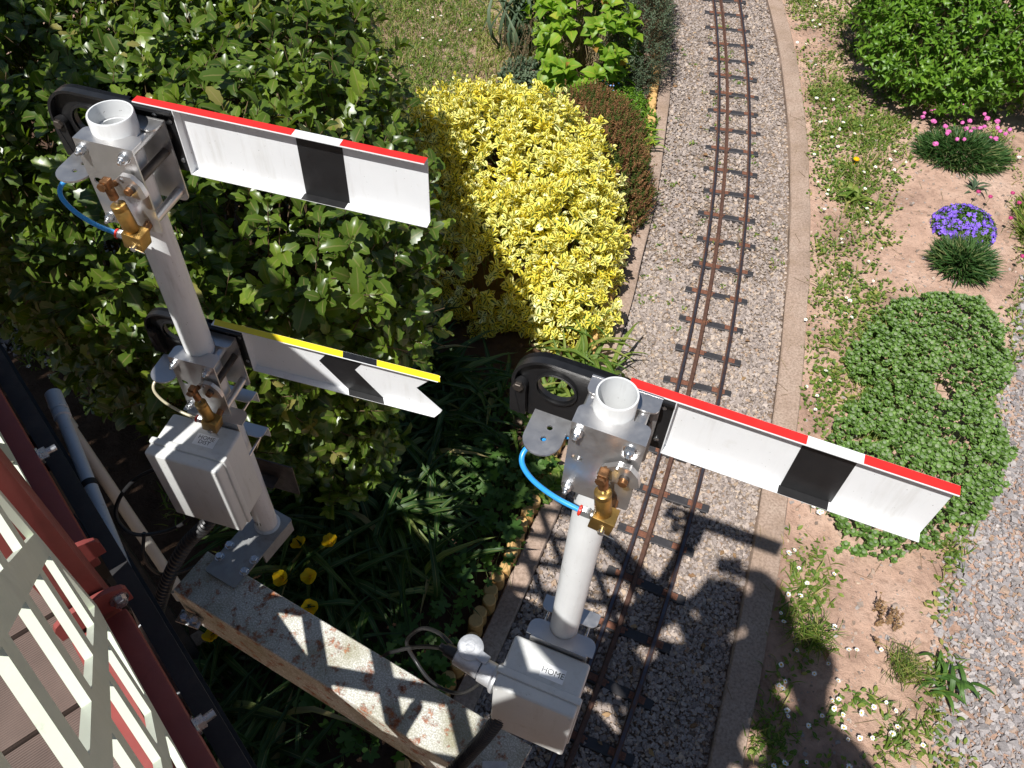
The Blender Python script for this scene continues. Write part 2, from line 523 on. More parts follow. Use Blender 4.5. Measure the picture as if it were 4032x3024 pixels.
m, nt, p = newmat('concrete')
n1 = noise(nt, 4, 7, 0.7); n2 = noise(nt, 90, 6); n3 = noise(nt, 400, 2)
c = ramp(nt, n1.outputs[0], [(0.3, lin('8f7863')), (0.5, lin('a79080')), (0.7, lin('b09c8c'))]).outputs[0]
c = mixc(nt, ramp(nt, n2.outputs[0], [(0.35, 0.75), (0.6, 0.0)]).outputs[0], c, lin('7d6a5a'))
c = mixc(nt, ramp(nt, n3.outputs[0], [(0.64, 0.0), (0.7, 0.7)]).outputs[0], c, lin('6d625b'))
nt.links.new(c, p.inputs['Base Color']); p.inputs['Roughness'].default_value = 0.9
bump(nt, p, n2.outputs[0], 0.5, 0.006)

# ---------------------------------------------------------------- ground sheet
def axis(lo, hi, step, far):
    a = np.arange(lo, hi + 1e-6, step); g = []; d = step
    while d < far: d *= 1.6; g.append(d)
    g = np.array(g); return np.concatenate([(lo - np.cumsum(g))[::-1], a, hi + np.cumsum(g)])
gx = axis(-3.4, 4.4, 0.03, 40.0); gy = axis(-0.6, 7.6, 0.03, 40.0)
GX, GY = np.meshgrid(gx, gy)
def ground_z(X, Y):
    X, Y = np.asarray(X, float), np.asarray(Y, float)
    P = np.stack([X, Y, X * 0], -1).reshape(-1, 3)
    b = (smooth_noise(P, 2.2, 11) * 0.016 + smooth_noise(P, 9, 12) * 0.008 + smooth_noise(P, 25, 13) * 0.004).reshape(X.shape)
    sr = side_of(kerb_in, X, Y); sl = side_of(rail_r, X, Y) - kerb_left_d
    right = 0.022 + b + 0.03 * np.exp(-((sr - 0.95) / 0.35) ** 2) * np.clip((Y - 2.2) / 1.0, 0, 1)
    pe = side_of(path_edge, X, Y); right = np.where(pe > 0, 0.012 + b * 0.4, right)
    left = 0.03 + b * 1.5
    mid = np.full_like(b, -0.045)
    z = np.where(sr > 0.06, right, np.where(sl < -0.06, left, mid))
    return z
GZ = ground_z(GX, GY)
V = np.stack([GX, GY, GZ], -1).reshape(-1, 3); nx, ny = len(gx), len(gy)
i = np.arange(nx - 1)[None] + (np.arange(ny - 1) * nx)[:, None]; i = i.ravel()
T = np.concatenate([np.stack([i, i + 1, i + nx + 1], 1), np.stack([i, i + nx + 1, i + nx], 1)])
bed_shade = np.clip(-(side_of(rail_r, GX, GY) - kerb_left_d) / 0.1, 0, 1) * np.clip((5.0 - GY + 0.25 * smooth_noise(V, 5, 14).reshape(GX.shape)) / 0.25, 0.25, 1)  # left bed soil darkened: bridge and hedge shade put into its colour
tag(link('ground', array_mesh('ground', V, T, 'soil', None, bed_shade.ravel())), 'bare reddish brown soil of the garden beds beside the track', 'ground', kind='structure')

def strip(name, fL, fR, z, mat, y0=-3.0, y1=14.0, step=0.06, depth=None, cols=1, bumpz=0.0):
    ys = np.arange(y0, y1, step); A = fL(ys); B = fR(ys)
    if depth is None:
        t = np.linspace(0, 1, cols + 1)
        V = np.concatenate([np.concatenate([A + (B - A) * k, np.full((len(ys), 1), z)], 1)[:, None] for k in t], 1).reshape(-1, 3)
        V[:, 2] += bumpz * smooth_noise(V, 6, 4) + bumpz * 0.6 * smooth_noise(V, 21, 5)
        n = cols + 1; idx = (np.arange(len(ys) - 1)[:, None] * n + np.arange(cols)[None]).ravel()
        T = np.concatenate([np.stack([idx, idx + 1, idx + n + 1], 1), np.stack([idx, idx + n + 1, idx + n], 1)])
        o = link(name, array_mesh(name, V, T, mat))
    else:
        mb = MB(); w = smooth_noise(np.stack([A[:, 0], A[:, 1], A[:, 0] * 0], 1), 3, 6) * 0.006
        mb.rings([[(a[0], a[1], z - depth), (a[0] + k * 0.5, a[1], z - 0.006), (a[0] + 0.006, a[1], z), (b[0] - 0.006, b[1], z), (b[0] + k, b[1], z - 0.006), (b[0], b[1], z - depth)] for a, b, k in zip(A, B, w)])
        o = mb.build(name, mat, None, 40)
    return o
tag(strip('track_bed', lambda y: offset_pt(rail_r, y, kerb_left_d - 0.01), lambda y: offset_pt(kerb_in, y, 0.01), 0.0, 'ballast_dust', cols=20, bumpz=0.006), 'dusty ballast bed between the two concrete kerbs', 'track bed', kind='structure')
tag(strip('kerb_right', lambda y: offset_pt(kerb_in, y, 0.0), lambda y: offset_pt(kerb_in, y, 0.118), 0.046, 'concrete', depth=0.14), 'curved concrete kerb between the ballast and the weedy soil', 'kerb', kind='structure')
tag(strip('kerb_left', lambda y: offset_pt(rail_r, y, kerb_left_d - 0.085), lambda y: offset_pt(rail_r, y, kerb_left_d), 0.040, 'concrete', depth=0.14), 'narrow concrete kerb along the foot of the log edging', 'kerb', kind='structure')

# sleeper positions
SLEEP = []; yy = 0.03; _rs = random.Random(3)
while yy < 8.6:
    c = offset_pt(rail_r, np.array([yy]), -0.105)[0]; n = normal_at(rail_r, np.array([yy]))[0]
    SLEEP.append((c[0], c[1], math.atan2(n[1], n[0]) + _rs.uniform(-0.05, 0.05), _rs.uniform(-.012, .012)))
    slope = float((rail_r(yy + .01) - rail_r(yy - .01)) / 0.02); yy += 0.2255 / math.sqrt(1 + slope * slope) + _rs.uniform(-.006, .006)
def on_sleeper(q):
    out = np.zeros(len(q), bool)
    for (x, y, a, j) in SLEEP:
        d = q - np.array([x, y]); u = d[:, 0] * math.cos(a) + d[:, 1] * math.sin(a) - j; v = -d[:, 0] * math.sin(a) + d[:, 1] * math.cos(a)
        out |= (np.abs(u) < 0.172) & (np.abs(v) < 0.024)
    return out
# ---------------------------------------------------------------- stones
def stone_tpls(n, seed):
    r = np.random.default_rng(seed); out = []
    bm = bmesh.new(); bmesh.ops.create_cube(bm, size=1.0); bm.verts.ensure_lookup_table()
    bmesh.ops.triangulate(bm, faces=bm.faces); cube = np.array([v.co[:] for v in bm.verts]); tri = np.array([[v.index for v in f.verts] for f in bm.faces]); bm.free()
    for _ in range(n):
        v = cube * r.uniform(0.55, 1.0, (8, 1)) + r.normal(0, 0.10, (8, 3)); v *= np.array([1.0, r.uniform(0.6, 0.95), r.uniform(0.4, 0.7)])
        out.append((v, np.zeros(8), tri))
    return out
STN = stone_tpls(12, 5)
def stones(name, XY, z, size, mat, parent=None, seed=9, label=None, cat=None):
    r = np.random.default_rng(seed); M = len(XY)
    P = np.concatenate([XY, np.asarray(z).reshape(-1, 1) if np.ndim(z) else np.full((M, 1), z)], 1)
    a = r.random(M) * 6.28; D = np.stack([np.cos(a), np.sin(a), r.normal(0, 0.25, M)], 1); N = norm(np.stack([r.normal(0, 0.3, M), r.normal(0, 0.3, M), np.ones(M)], 1))
    o = scatter(name, STN, P, D, N, size, mat, parent, smooth=False)
    return tag(o, label, cat)
r = np.random.default_rng(21)
y = np.concatenate([r.uniform(0.3, 3.4, 52000), r.uniform(3.4, 8.0, 40000)]); d = r.uniform(-0.55, 0.42, len(y))
q = offset_pt(rail_r, y, d); sr = side_of(kerb_in, q[:, 0], q[:, 1]); k = (sr < -0.004) & (d > kerb_left_d + 0.006)
k &= ~(on_sleeper(q) & (r.random(len(q)) < 0.93))
q = q[k]; M = len(q); sz = np.clip(r.lognormal(-4.42, 0.30, M), 0.006, 0.028)
stones('ballast_stones', q, 0.002 + sz * 0.18 + r.random(M) * 0.006, sz, 'ballast_stone', seed=22, label='loose grey and buff ballast chippings round the sleepers', cat='ballast')
y = r.uniform(0.4, 4.2, 44000); d = r.uniform(-0.12, 1.15, 44000) ; k = r.random(44000) < np.clip(0.25 + (d + 0.12) * 4.0, 0, 1); y, d = y[k], d[k]
q = offset_pt(path_edge, y, d); M = len(q); sz = np.clip(r.lognormal(-4.2, 0.34, M), 0.006, 0.040)
stones('path_gravel', q, ground_z(q[:, 0], q[:, 1]) + sz * 0.15 + r.random(M) * 0.008, sz, 'path_stone', seed=23, label='grey stone gravel of the garden path', cat='gravel')
y = r.uniform(0.5, 7.2, 9000); x = kerb_in(y) + 0.13 + r.random(9000) * 1.9; k = side_of(path_edge, x, y) < 0.02; x, y = x[k], y[k]; M = len(x)
sz = np.clip(r.lognormal(-4.75, 0.5, M), 0.004, 0.04)
stones('soil_pebbles', np.stack([x, y], 1), ground_z(x, y) + sz * 0.08, sz, 'soil_stone', seed=24, label='small stones and clods scattered over the bare soil', cat='pebbles')

# ---------------------------------------------------------------- railway track
simple('rail_rust', lin('5f4438'), 0.65, 0.35, 0.3, 40, 0.3, 300, dirt=lin('8a5b3e'))
simple('rail_worn', lin('5b585e'), 0.38, 0.75, 0.2, 25, dirt=lin('6b4a3a'), dirt_amt=(0.5, 0.7))
simple('sleeper_black', lin('333133'), 0.62, 0.0, 0.2, 30, 0.25, 180, dirt=lin('6d625b'), dirt_amt=(0.55, 0.85))
simple('plate_rust', lin('7d5340'), 0.7, 0.25, 0.3, 60, 0.3, 250, dirt=lin('57443c'))
simple('bolt_steel', lin('8c837b'), 0.45, 0.7)
track = empty('railway_track', (float(rail_r(0.8)), 0.8, 0), 0, 'dual gauge miniature railway track with three rusty rails on black sleepers', 'railway track')
TL = Vector(track.location)
ys = np.arange(-1.0, 9.5, 0.06)
for d in (0.0, -0.148, -0.205):
    mb = MB(); q = offset_pt(rail_r, ys, d); nn = normal_at(rail_r, ys); rs = []
    for (x, yy), n in zip(q, nn):
        prof = [(-0.011, 0.021), (-0.011, 0.024), (-0.004, 0.027), (-0.004, 0.036), (-0.0062, 0.039), (-0.0062, 0.043), (0.0062, 0.043), (0.0062, 0.039), (0.004, 0.036), (0.004, 0.027), (0.011, 0.024), (0.011, 0.021)]
        rs.append([(x + n[0] * a - TL.x, yy + n[1] * a - TL.y, z) for a, z in prof])
    mb.rings(rs)
    o = mb.build('rail', ['rail_rust', 'rail_worn'], track, 30)
    if d != -0.148:
        for f in o.data.polygons:
            if f.normal.z > 0.9 and f.center.z > 0.042: f.material_index = 1
sl = MB(); sl.span(-0.17, 0.17, -0.021, 0.021, -0.03, 0.017, 0.003, 1); sl_me = sl.mesh('sleeper', 'sleeper_black', 35)
pl = MB(); pl.span(-0.062, 0.052, -0.014, 0.014, 0.0172, 0.0212, 0.001, 1)
for x in (-0.052, 0.0, 0.045): pl.cyl((x + 0.012, 0.005, 0.021), (x + 0.012, 0.005, 0.025), 0.004, seg=8)
pl_me = pl.mesh('tie_plate', 'plate_rust', 35)
pr_ = MB(); pr_.span(-0.032, 0.032, -0.014, 0.014, 0.0172, 0.0212, 0.001, 1)
for x in (-0.022, 0.022): pr_.cyl((x, 0.0, 0.021), (x, 0.0, 0.025), 0.004, seg=8)
pr_me = pr_.mesh('tie_plate', 'plate_rust', 35)
for (x, y, a, j) in SLEEP:
    s = link('sleeper', sl_me, track); s.location = (x - TL.x + j, y - TL.y, random.uniform(-.001, .003)); s.rotation_euler = (random.uniform(-.01, .01), 0, a)
    p1 = link('tie_plate', pl_me, s); p1.location = (-0.072, 0, 0)
    p2 = link('tie_plate', pr_me, s); p2.location = (0.105, 0, 0)
# ---------------------------------------------------------------- signal materials
simple('white_paint', (0.74, 0.75, 0.76), 0.42, 0.0, 0.03, 12, 0.05, 300, dirt=(0.55, 0.54, 0.50), dirt_amt=(0.62, 0.85), streak=((0.40, 0.38, 0.33), 0.45))
simple('pole_paint', (0.66, 0.67, 0.67), 0.38, 0.0, 0.05, 14, 0.05, 300, dirt=(0.30, 0.28, 0.25), dirt_amt=(0.64, 0.78), dscale=22, streak=((0.26, 0.24, 0.20), 0.5))
simple('black_paint', (0.012, 0.012, 0.013), 0.38, 0.0, 0.2, 30, 0.08, 400)
simple('red_paint', (0.62, 0.022, 0.018), 0.45, 0.0, 0.06, 20)
simple('yellow_paint', (0.80, 0.60, 0.015), 0.45, 0.0, 0.05, 20)
simple('aluminium', (0.60, 0.59, 0.585), 0.36, 0.88, 0.06, 25, 0.06, 500, dirt=(0.38, 0.35, 0.31), dirt_amt=(0.62, 0.9), dscale=9)
simple('cast_aluminium', (0.58, 0.59, 0.61), 0.5, 0.6, 0.1, 40, 0.3, 160)
simple('zinc', (0.56, 0.58, 0.60), 0.28, 0.95, 0.08, 60)
simple('brass', (0.40, 0.25, 0.075), 0.40, 0.9, 0.18, 40, 0.06, 300, dirt=(0.24, 0.14, 0.06), dirt_amt=(0.55, 0.8), dscale=60)
simple('bronze', (0.27, 0.135, 0.06), 0.42, 0.85, 0.25, 60, 0.1, 300)
simple('dark_steel', (0.09, 0.075, 0.065), 0.5, 0.7, 0.25, 50)
simple('abs_grey', (0.60, 0.605, 0.59), 0.42, 0.0, 0.03, 10, 0.03, 300, dirt=(0.44, 0.42, 0.36), dirt_amt=(0.6, 0.82), dscale=16, streak=((0.34, 0.32, 0.26), 0.45))
simple('label_white', (0.84, 0.85, 0.86), 0.35, 0.0, 0.02)
simple('ink', (0.02, 0.02, 0.022), 0.6)
simple('blue_tube', (0.03, 0.30, 0.72), 0.28, 0.0, 0.05)
simple('clear_tube', (0.42, 0.38, 0.26), 0.25, 0.0, 0.1)
simple('red_collet', (0.65, 0.03, 0.015), 0.35)
simple('cable_black', (0.018, 0.018, 0.019), 0.45)

def nut_me():
    mb = MB()
    mb.lathe((0, 0, 0), (0, -1, 0), [(0, 0.0098), (0.0015, 0.0098), (0.0018, 0.0085)], 18)
    mb.lathe((0, -0.0018, 0), (0, -1, 0), [(0, 0.0072), (0.0008, 0.0076), (0.006, 0.0076), (0.0068, 0.0068)], 6)
    mb.lathe((0, -0.0086, 0), (0, -1, 0), [(0, 0.0060), (0.0022, 0.0056), (0.0036, 0.0042), (0.004, 0.0030)], 14)
    mb.lathe((0, -0.012, 0), (0, -1, 0), [(0, 0.0031), (0.0045, 0.0031), (0.005, 0.0026)], 10)
    return mb.mesh('bolt', 'zinc', 35)
NUT = nut_me()
def add_nut(parent, x, y, z, rz=0.0, flip=False):
    o = link('bolt', NUT, parent); o.location = (x, y, z); o.rotation_euler = (0, random.uniform(0, 1), math.pi if flip else 0); return o

def text_obj(txt, size, parent, loc, rot, mat='ink', name='lettering', wrap=None, align='CENTER'):
    cu = bpy.data.curves.new('lettering', 'FONT'); cu.body = txt; cu.size = size; cu.align_x = align; cu.align_y = 'CENTER'; cu.resolution_u = 4; cu.space_line = 0.85
    tmp = bpy.data.objects.new('tmp_text', cu); COL.objects.link(tmp)
    dg = bpy.context.evaluated_depsgraph_get(); me = bpy.data.meshes.new_from_object(tmp.evaluated_get(dg)); bpy.data.objects.remove(tmp); bpy.data.curves.remove(cu)
    if wrap:
        bm = bmesh.new(); bm.from_mesh(me); bmesh.ops.subdivide_edges(bm, edges=bm.edges, cuts=2); bmesh.ops.triangulate(bm, faces=bm.faces); bm.to_mesh(me); bm.free()
        for v in me.vertices:
            a = v.co.x / wrap; v.co = (math.sin(a) * wrap, v.co.y, math.cos(a) * wrap - wrap)
    me.materials.clear(); me.materials.append(MATS[mat]); me.name = name
    o = link(name, me, parent); o.location = loc; o.rotation_euler = rot
    return o

def notch_flange(x0, x1, ye, yi, r, rc=0.010):
    """outline of a folded top flange: straight edge at ye, ears rounded at yi, half-round cut for the pole"""
    s = 1 if yi > ye else -1; out = [(x0, ye), (x1, ye)]
    def ear(cx, a0, a1):
        cy = yi - s * rc
        return [(cx + rc * math.cos(math.radians(a0 + (a1 - a0) * k / 5)), cy + s * rc * math.sin(math.radians(a0 + (a1 - a0) * k / 5))) for k in range(6)]
    out += ear(x1 - rc, 0, 90)
    a = math.asin(min(1, abs(yi) / r)); e = math.cos(a) * r
    n = 12; sg = -1 if yi < 0 else 1
    a0 = math.atan2(yi, e); a1 = math.atan2(yi, -e)
    if sg < 0: a1 = a1 if a1 < a0 else a1 - 2 * math.pi
    out += [(r * math.cos(a0 + (a1 - a0) * k / n), r * math.sin(a0 + (a1 - a0) * k / n)) for k in range(n + 1)]
    out += ear(x0 + rc, 90, 180)
    return out

def make_bracket(root, zt, tube='blue_tube', stop_hole=2):
    """pivot bracket: folded front and rear plates on spacers, crank, air cylinder. zt = top of the plates"""
    x0, x1 = -0.046, 0.058; H = 0.168
    br = MB()
    br.plate(rrect(x0, x1, -H, 0, 0.006, 4, (1, 1, 0, 0)), [circ(-0.030, -0.080, 0.0085, 14, 0.0075)], (0, -0.045, zt), (1, 0, 0), (0, 0, 1), 0.003)
    br.plate(notch_flange(x0, x1, -0.0434, -0.012, 0.0312), [], (0, 0, zt - 0.0015), (1, 0, 0), (0, 1, 0), 0.003)
    b = br.build('bracket', 'aluminium', root, 30)
    bk = MB()
    bk.plate(rrect(x0, x1, -H, -0.004, 0.012, 4, (1, 1, 0, 0)), [], (0, 0.045, zt), (1, 0, 0), (0, 0, 1), 0.003)
    bk.plate(notch_flange(x0, x1, 0.0434, 0.014, 0.0312), [], (0, 0, zt - 0.006), (1, 0, 0), (0, 1, 0), 0.003)
    bk.build('rear_plate', 'aluminium', b, 30)
    for x, z in ((-0.035, -0.018), (0.039, -0.018), (-0.036, -0.156)):
        add_nut(b, x, -0.0466, zt + z)
        MB().cyl((x, -0.043, zt + z), (x, 0.043, zt + z), 0.0085, seg=14).build('spacer', 'aluminium', b)
    MB().cyl((0.044, -0.043, zt - 0.148), (0.044, 0.043, zt - 0.148), 0.0085, seg=14).build('spacer', 'aluminium', b)
    MB().cyl((0.043, -0.066, zt - 0.066), (0.043, 0.075, zt - 0.066), 0.0075, seg=14, bev=0.001).build('pivot_shaft', 'dark_steel', b)
    # crank on the pivot
    ck = MB()
    ck.plate([(0.004, -0.080), (0.010, -0.062), (0.030, -0.044), (0.048, -0.044), (0.061, -0.058), (0.066, -0.078), (0.056, -0.086), (0.030, -0.084), (0.012, -0.090)], [], (0, -0.056, zt), (1, 0, 0), (0, 0, 1), 0.009)
    k = ck.build('crank', 'aluminium', root, 30)
    MB().cyl((0.043, -0.0606, zt - 0.066), (0.043, -0.073, zt - 0.066), 0.0068, seg=14, bev=0.001).build('pin', 'bronze', k)
    MB().cyl((0.030, -0.0606, zt - 0.052), (0.030, -0.0625, zt - 0.052), 0.003, seg=10).build('set_screw', 'zinc', k)
    # air cylinder, brass
    ac = MB()
    y = -0.078
    ac.lathe((0.028, y, zt - 0.142), (-0.14, 0, 1), [(0, 0.0118), (0.001, 0.0125), (0.040, 0.0125), (0.041, 0.0118), (0.043, 0.0118), (0.044, 0.0125), (0.052, 0.0125), (0.0535, 0.0105), (0.0540, 0.0045)], 20)
    a = ac.build('air_cylinder', 'brass', root, 35)
    MB().cyl((0.0205, y, zt - 0.09), (0.019, y, zt - 0.075), 0.0035, seg=10).build('piston_rod', 'zinc', a)
    cv = MB()
    cv.lathe((0.0195, y, zt - 0.079), (-0.14, 0, 1), [(0, 0.0070), (0.001, 0.0078), (0.020, 0.0078), (0.022, 0.0068)], 14)
    cv.box((0.0155, y, zt - 0.050), (0.014, 0.016, 0.016), None, 0.002)
    cv.cyl((0.0155, y - 0.012, zt - 0.049), (0.0155, -0.0600, zt - 0.062), 0.0055, seg=12)
    cv.lathe((0.0155, y - 0.011, zt - 0.049), (0, -1, 0), [(0, 0.0075), (0.004, 0.0075)], 6)
    cv.build('clevis', 'bronze', a, 35)
    MB().box((0.031, y, zt - 0.158), (0.034, 0.030, 0.032), Matrix.Rotation(math.radians(8), 3, 'Y'), 0.0015).build('cylinder_block', 'brass', a, 30)
    MB().cyl((0.036, -0.063, zt - 0.158), (0.036, -0.044, zt - 0.152), 0.007, seg=12).build('mounting_stud', 'bronze', a)
    MB().cyl((0.034, y - 0.0154, zt - 0.166), (0.034, y - 0.021, zt - 0.166), 0.005, seg=12).cyl((0.028, y - 0.020, zt - 0.163), (0.055, y - 0.021, zt - 0.168), 0.0012, seg=6).build('split_pin', 'zinc', a)
    ft = MB()
    ft.lathe((0.015, y, zt - 0.160), (-1, 0, 0.06), [(0, 0.0048), (0.004, 0.0048)], 12)
    ft.lathe((0.011, y, zt - 0.1597), (-1, 0, 0.06), [(0, 0.0078), (0.001, 0.0082), (0.013, 0.0082), (0.014, 0.0075)], 6)
    ft.build('hose_fitting', 'zinc', a, 30)
    MB().lathe((-0.003, y, zt - 0.159), (-1, 0, 0.06), [(0, 0.0062), (0.001, 0.0085), (0.0035, 0.0085), (0.005, 0.006)], 16).build('collet', 'red_collet', a)
    pts = [(-0.006, y, zt - 0.1585), (-0.045, y + 0.002, zt - 0.152), (-0.082, y + 0.006, zt - 0.136), (-0.104, y + 0.014, zt - 0.116), (-0.107, y + 0.030, zt - 0.104), (-0.092, y + 0.052, zt - 0.098), (-0.065, y + 0.070, zt - 0.097), (-0.035, y + 0.080, zt - 0.097)]
    MB().tube(pts, 0.0042 if tube == 'blue_tube' else 0.0032, 10, 6).build('air_tube', tube, root, 60)
    # flat stop tab sticking out sideways
    t = MB(); out = [(-0.116, 0.014), (-0.058, 0.014), (-0.058, -0.032)] + [(-0.087 + 0.029 * math.cos(a), -0.032 + 0.029 * math.sin(a)) for a in [-math.pi * k / 12 for k in range(1, 12)]] + [(-0.116, -0.032)]
    holes = [circ(-0.084, -0.010, 0.0046, 12), circ(-0.086, -0.032, 0.0046, 12)][:stop_hole]
    t.plate(out[::-1], holes, (0, 0, zt - 0.085), (1, 0, 0), (0, 1, 0), 0.0035)
    t.span(-0.060, -0.044, -0.012, 0.014, zt - 0.0868, zt - 0.0832)
    t.build('stop_tab', 'aluminium', root, 30)

def make_arm(root, zt, L, kind, length_black=0.075):
    """semaphore arm: folded channel blade with painted bands on a black spectacle casting. zt = top edge"""
    yb = 0.064; fd = 0.0165; z0 = zt - 0.126; s0 = length_black
    ar = MB(); th = 0.0016
    if kind == 'stop':
        ar.plate([(s0, z0), (L, z0), (L, zt), (s0, zt)], [], (0, yb, 0), (1, 0, 0), (0, 0, 1), th)
        ar.span(s0, L, yb - fd, yb - 0.0008, z0, z0 + th)
    else:
        nx = L - 0.056
        ar.plate([(s0, z0), (L - 0.004, z0), (L, z0 + 0.010), (nx, zt - 0.060), (L - 0.006, zt), (s0, zt)], [], (0, yb, 0), (1, 0, 0), (0, 0, 1), th)
        ar.plate([(s0, yb - fd), (L - 0.012, yb - fd), (L - 0.004, yb - 0.001), (s0, yb - 0.001)], [], (0, 0, z0 + th / 2), (1, 0, 0), (0, 1, 0), th)
    ar.span(s0, s0 + th, yb - fd, yb - 0.0008, z0 + th, zt - th)
    ar.span(s0 - 0.070, L, yb - fd, yb - 0.0008, zt - th, zt)
    a = ar.build('signal_arm', 'white_paint', root, 30)
    tape = 'red_paint' if kind == 'stop' else 'yellow_paint'
    b0, b1 = (0.283, 0.364) if L > 0.48 else (0.256, 0.332)
    e = 0.0004
    def strip_(x0, x1, mat, sk=0.0):
        MB().plate([(x0 - sk, yb - fd + 0.0012), (x1 - sk, yb - fd + 0.0012), (x1, yb), (x0, yb)], [], (0, 0, zt + e), (1, 0, 0), (0, 1, 0), 0.0008).build('edge_strip', mat, a, None)
    if kind == 'stop':
        strip_(s0 - 0.070, b0, tape); strip_(b1, L, tape)
        MB().span(b0 - 0.001, b1 - 0.003, yb - 0.0016, yb - 0.0009, z0 + th, zt - th).build('black_band', 'black_paint', a, None)
        MB().span(b0 - 0.003, b1 - 0.006, yb - fd - 0.0004, yb - 0.002, z0 + th + 0.0001, z0 + th + 0.0008).build('black_band', 'black_paint', a, None)
    else:
        strip_(s0 - 0.070, 0.297, tape, -0.006); strip_(0.372, L - 0.002, tape, -0.006); strip_(0.2975, 0.3715, 'black_paint', -0.006)
        def chev(x): return [(x + 0.034, zt - th), (x, zt - 0.050), (x + 0.058, z0 + th)]
        A = chev(0.237); B = chev(0.318)
        MB().plate([A[0], A[1], A[2], B[2], B[1], B[0]], [], (0, yb - 0.0012, 0), (1, 0, 0), (0, 0, 1), 0.0006).build('black_chevron', 'black_paint', a, None)
        MB().plate([(A[2][0], yb - 0.002), (B[2][0], yb - 0.002), (B[2][0] + 0.008, yb - fd), (A[2][0] + 0.008, yb - fd)][::-1], [], (0, 0, z0 + th + 0.0005), (1, 0, 0), (0, 1, 0), 0.0008).build('black_chevron', 'black_paint', a, None)
    # black spectacle plate with its eye
    yw = yb; yb = yb - 0.0125
    sp = MB(); xl = -0.166; zb = zt - 0.150
    out = [(s0 - 0.0006, z0 + 0.001), (s0 - 0.0006, zt - 0.003), (-0.005, zt - 0.003)] + [(-0.105 + 0.061 * math.cos(t), zt - 0.063 + 0.061 * math.sin(t)) for t in [math.radians(90 + 90 * k / 8) for k in range(9)]]
    out += [(xl + 0.003, zt - 0.095), (xl + 0.014, zb + 0.008), (xl + 0.028, zb), (-0.085, zb + 0.004), (-0.055, z0 + 0.004), (-0.02, z0 - 0.004)]
    hole = circ(-0.098, zt - 0.066, 0.030, 24, 0.028)
    sp.plate(out[::-1], [hole], (0, yb + 0.007, 0), (1, 0, 0), (0, 0, 1), 0.009)
    c = (-0.098, yb + 0.007, zt - 0.066)
    sp.lathe((c[0], yb + 0.0024, c[2]), (0, -1, 0), [(0, 0.0302), (0, 0.034), (0.005, 0.034), (0.005, 0.0302)], 28, caps=False)
    # rim along the top
    top = [p for p in out[1:14]]
    rs = []
    for i, (x, z) in enumerate(top):
        a0 = top[max(i - 1, 0)]; a1 = top[min(i + 1, len(top) - 1)]
        d = Vector((a1[0] - a0[0], 0, a1[1] - a0[1])).normalized(); n = Vector((-d.z, 0, d.x))
        if n.z < 0 and i < 8: n = -n
        inn = Vector((c[0] - x, 0, c[2] - z)).normalized() if i > 2 else Vector((0, 0, -1))
        p_ = Vector((x, 0, z))
        rs.append([p_ + Vector((0, yb - 0.010, 0)), p_ + Vector((0, yb + 0.0116, 0)), p_ + inn * 0.005 + Vector((0, yb + 0.0116, 0)), p_ + inn * 0.005 + Vector((0, yb - 0.010, 0))])
    sp.rings(rs)
    s = sp.build('spectacle', 'black_paint', a, 35)
    lv = MB()
    lv.plate([(-0.166, zt - 0.140), (-0.140, zt - 0.140), (-0.143, zt - 0.085)] + [(-0.154 + 0.012 * math.cos(t), zt - 0.074 + 0.012 * math.sin(t)) for t in [math.radians(-10 + 200 * k / 8) for k in range(9)]] + [(-0.168, zt - 0.09)], [], (0, yb - 0.004, 0), (1, 0, 0), (0, 0, 1), 0.010)
    lv.build('balance_lever', 'black_paint', a, 30)
    MB().lathe((-0.154, yb - 0.0092, zt - 0.074), (0, -1, 0), [(0, 0.0085), (0.005, 0.0085), (0.006, 0.0075)], 6).build('bolt', 'dark_steel', a)
    for x, z in ((0.036, -0.022), (0.062, -0.028), (0.036, -0.108), (0.064, -0.104)):
        MB().lathe((x, yb + 0.0022, zt + z), (0, -1, 0), [(0, 0.0042), (0.0012, 0.0042), (0.0018, 0.002)], 12).build('rivet', 'zinc', a)
    # pivot boss joining the arm to the shaft
    MB().cyl((0.043, 0.047, zt - 0.056), (0.043, yb + 0.003, zt - 0.056), 0.014, seg=16).build('pivot_boss', 'dark_steel', a)

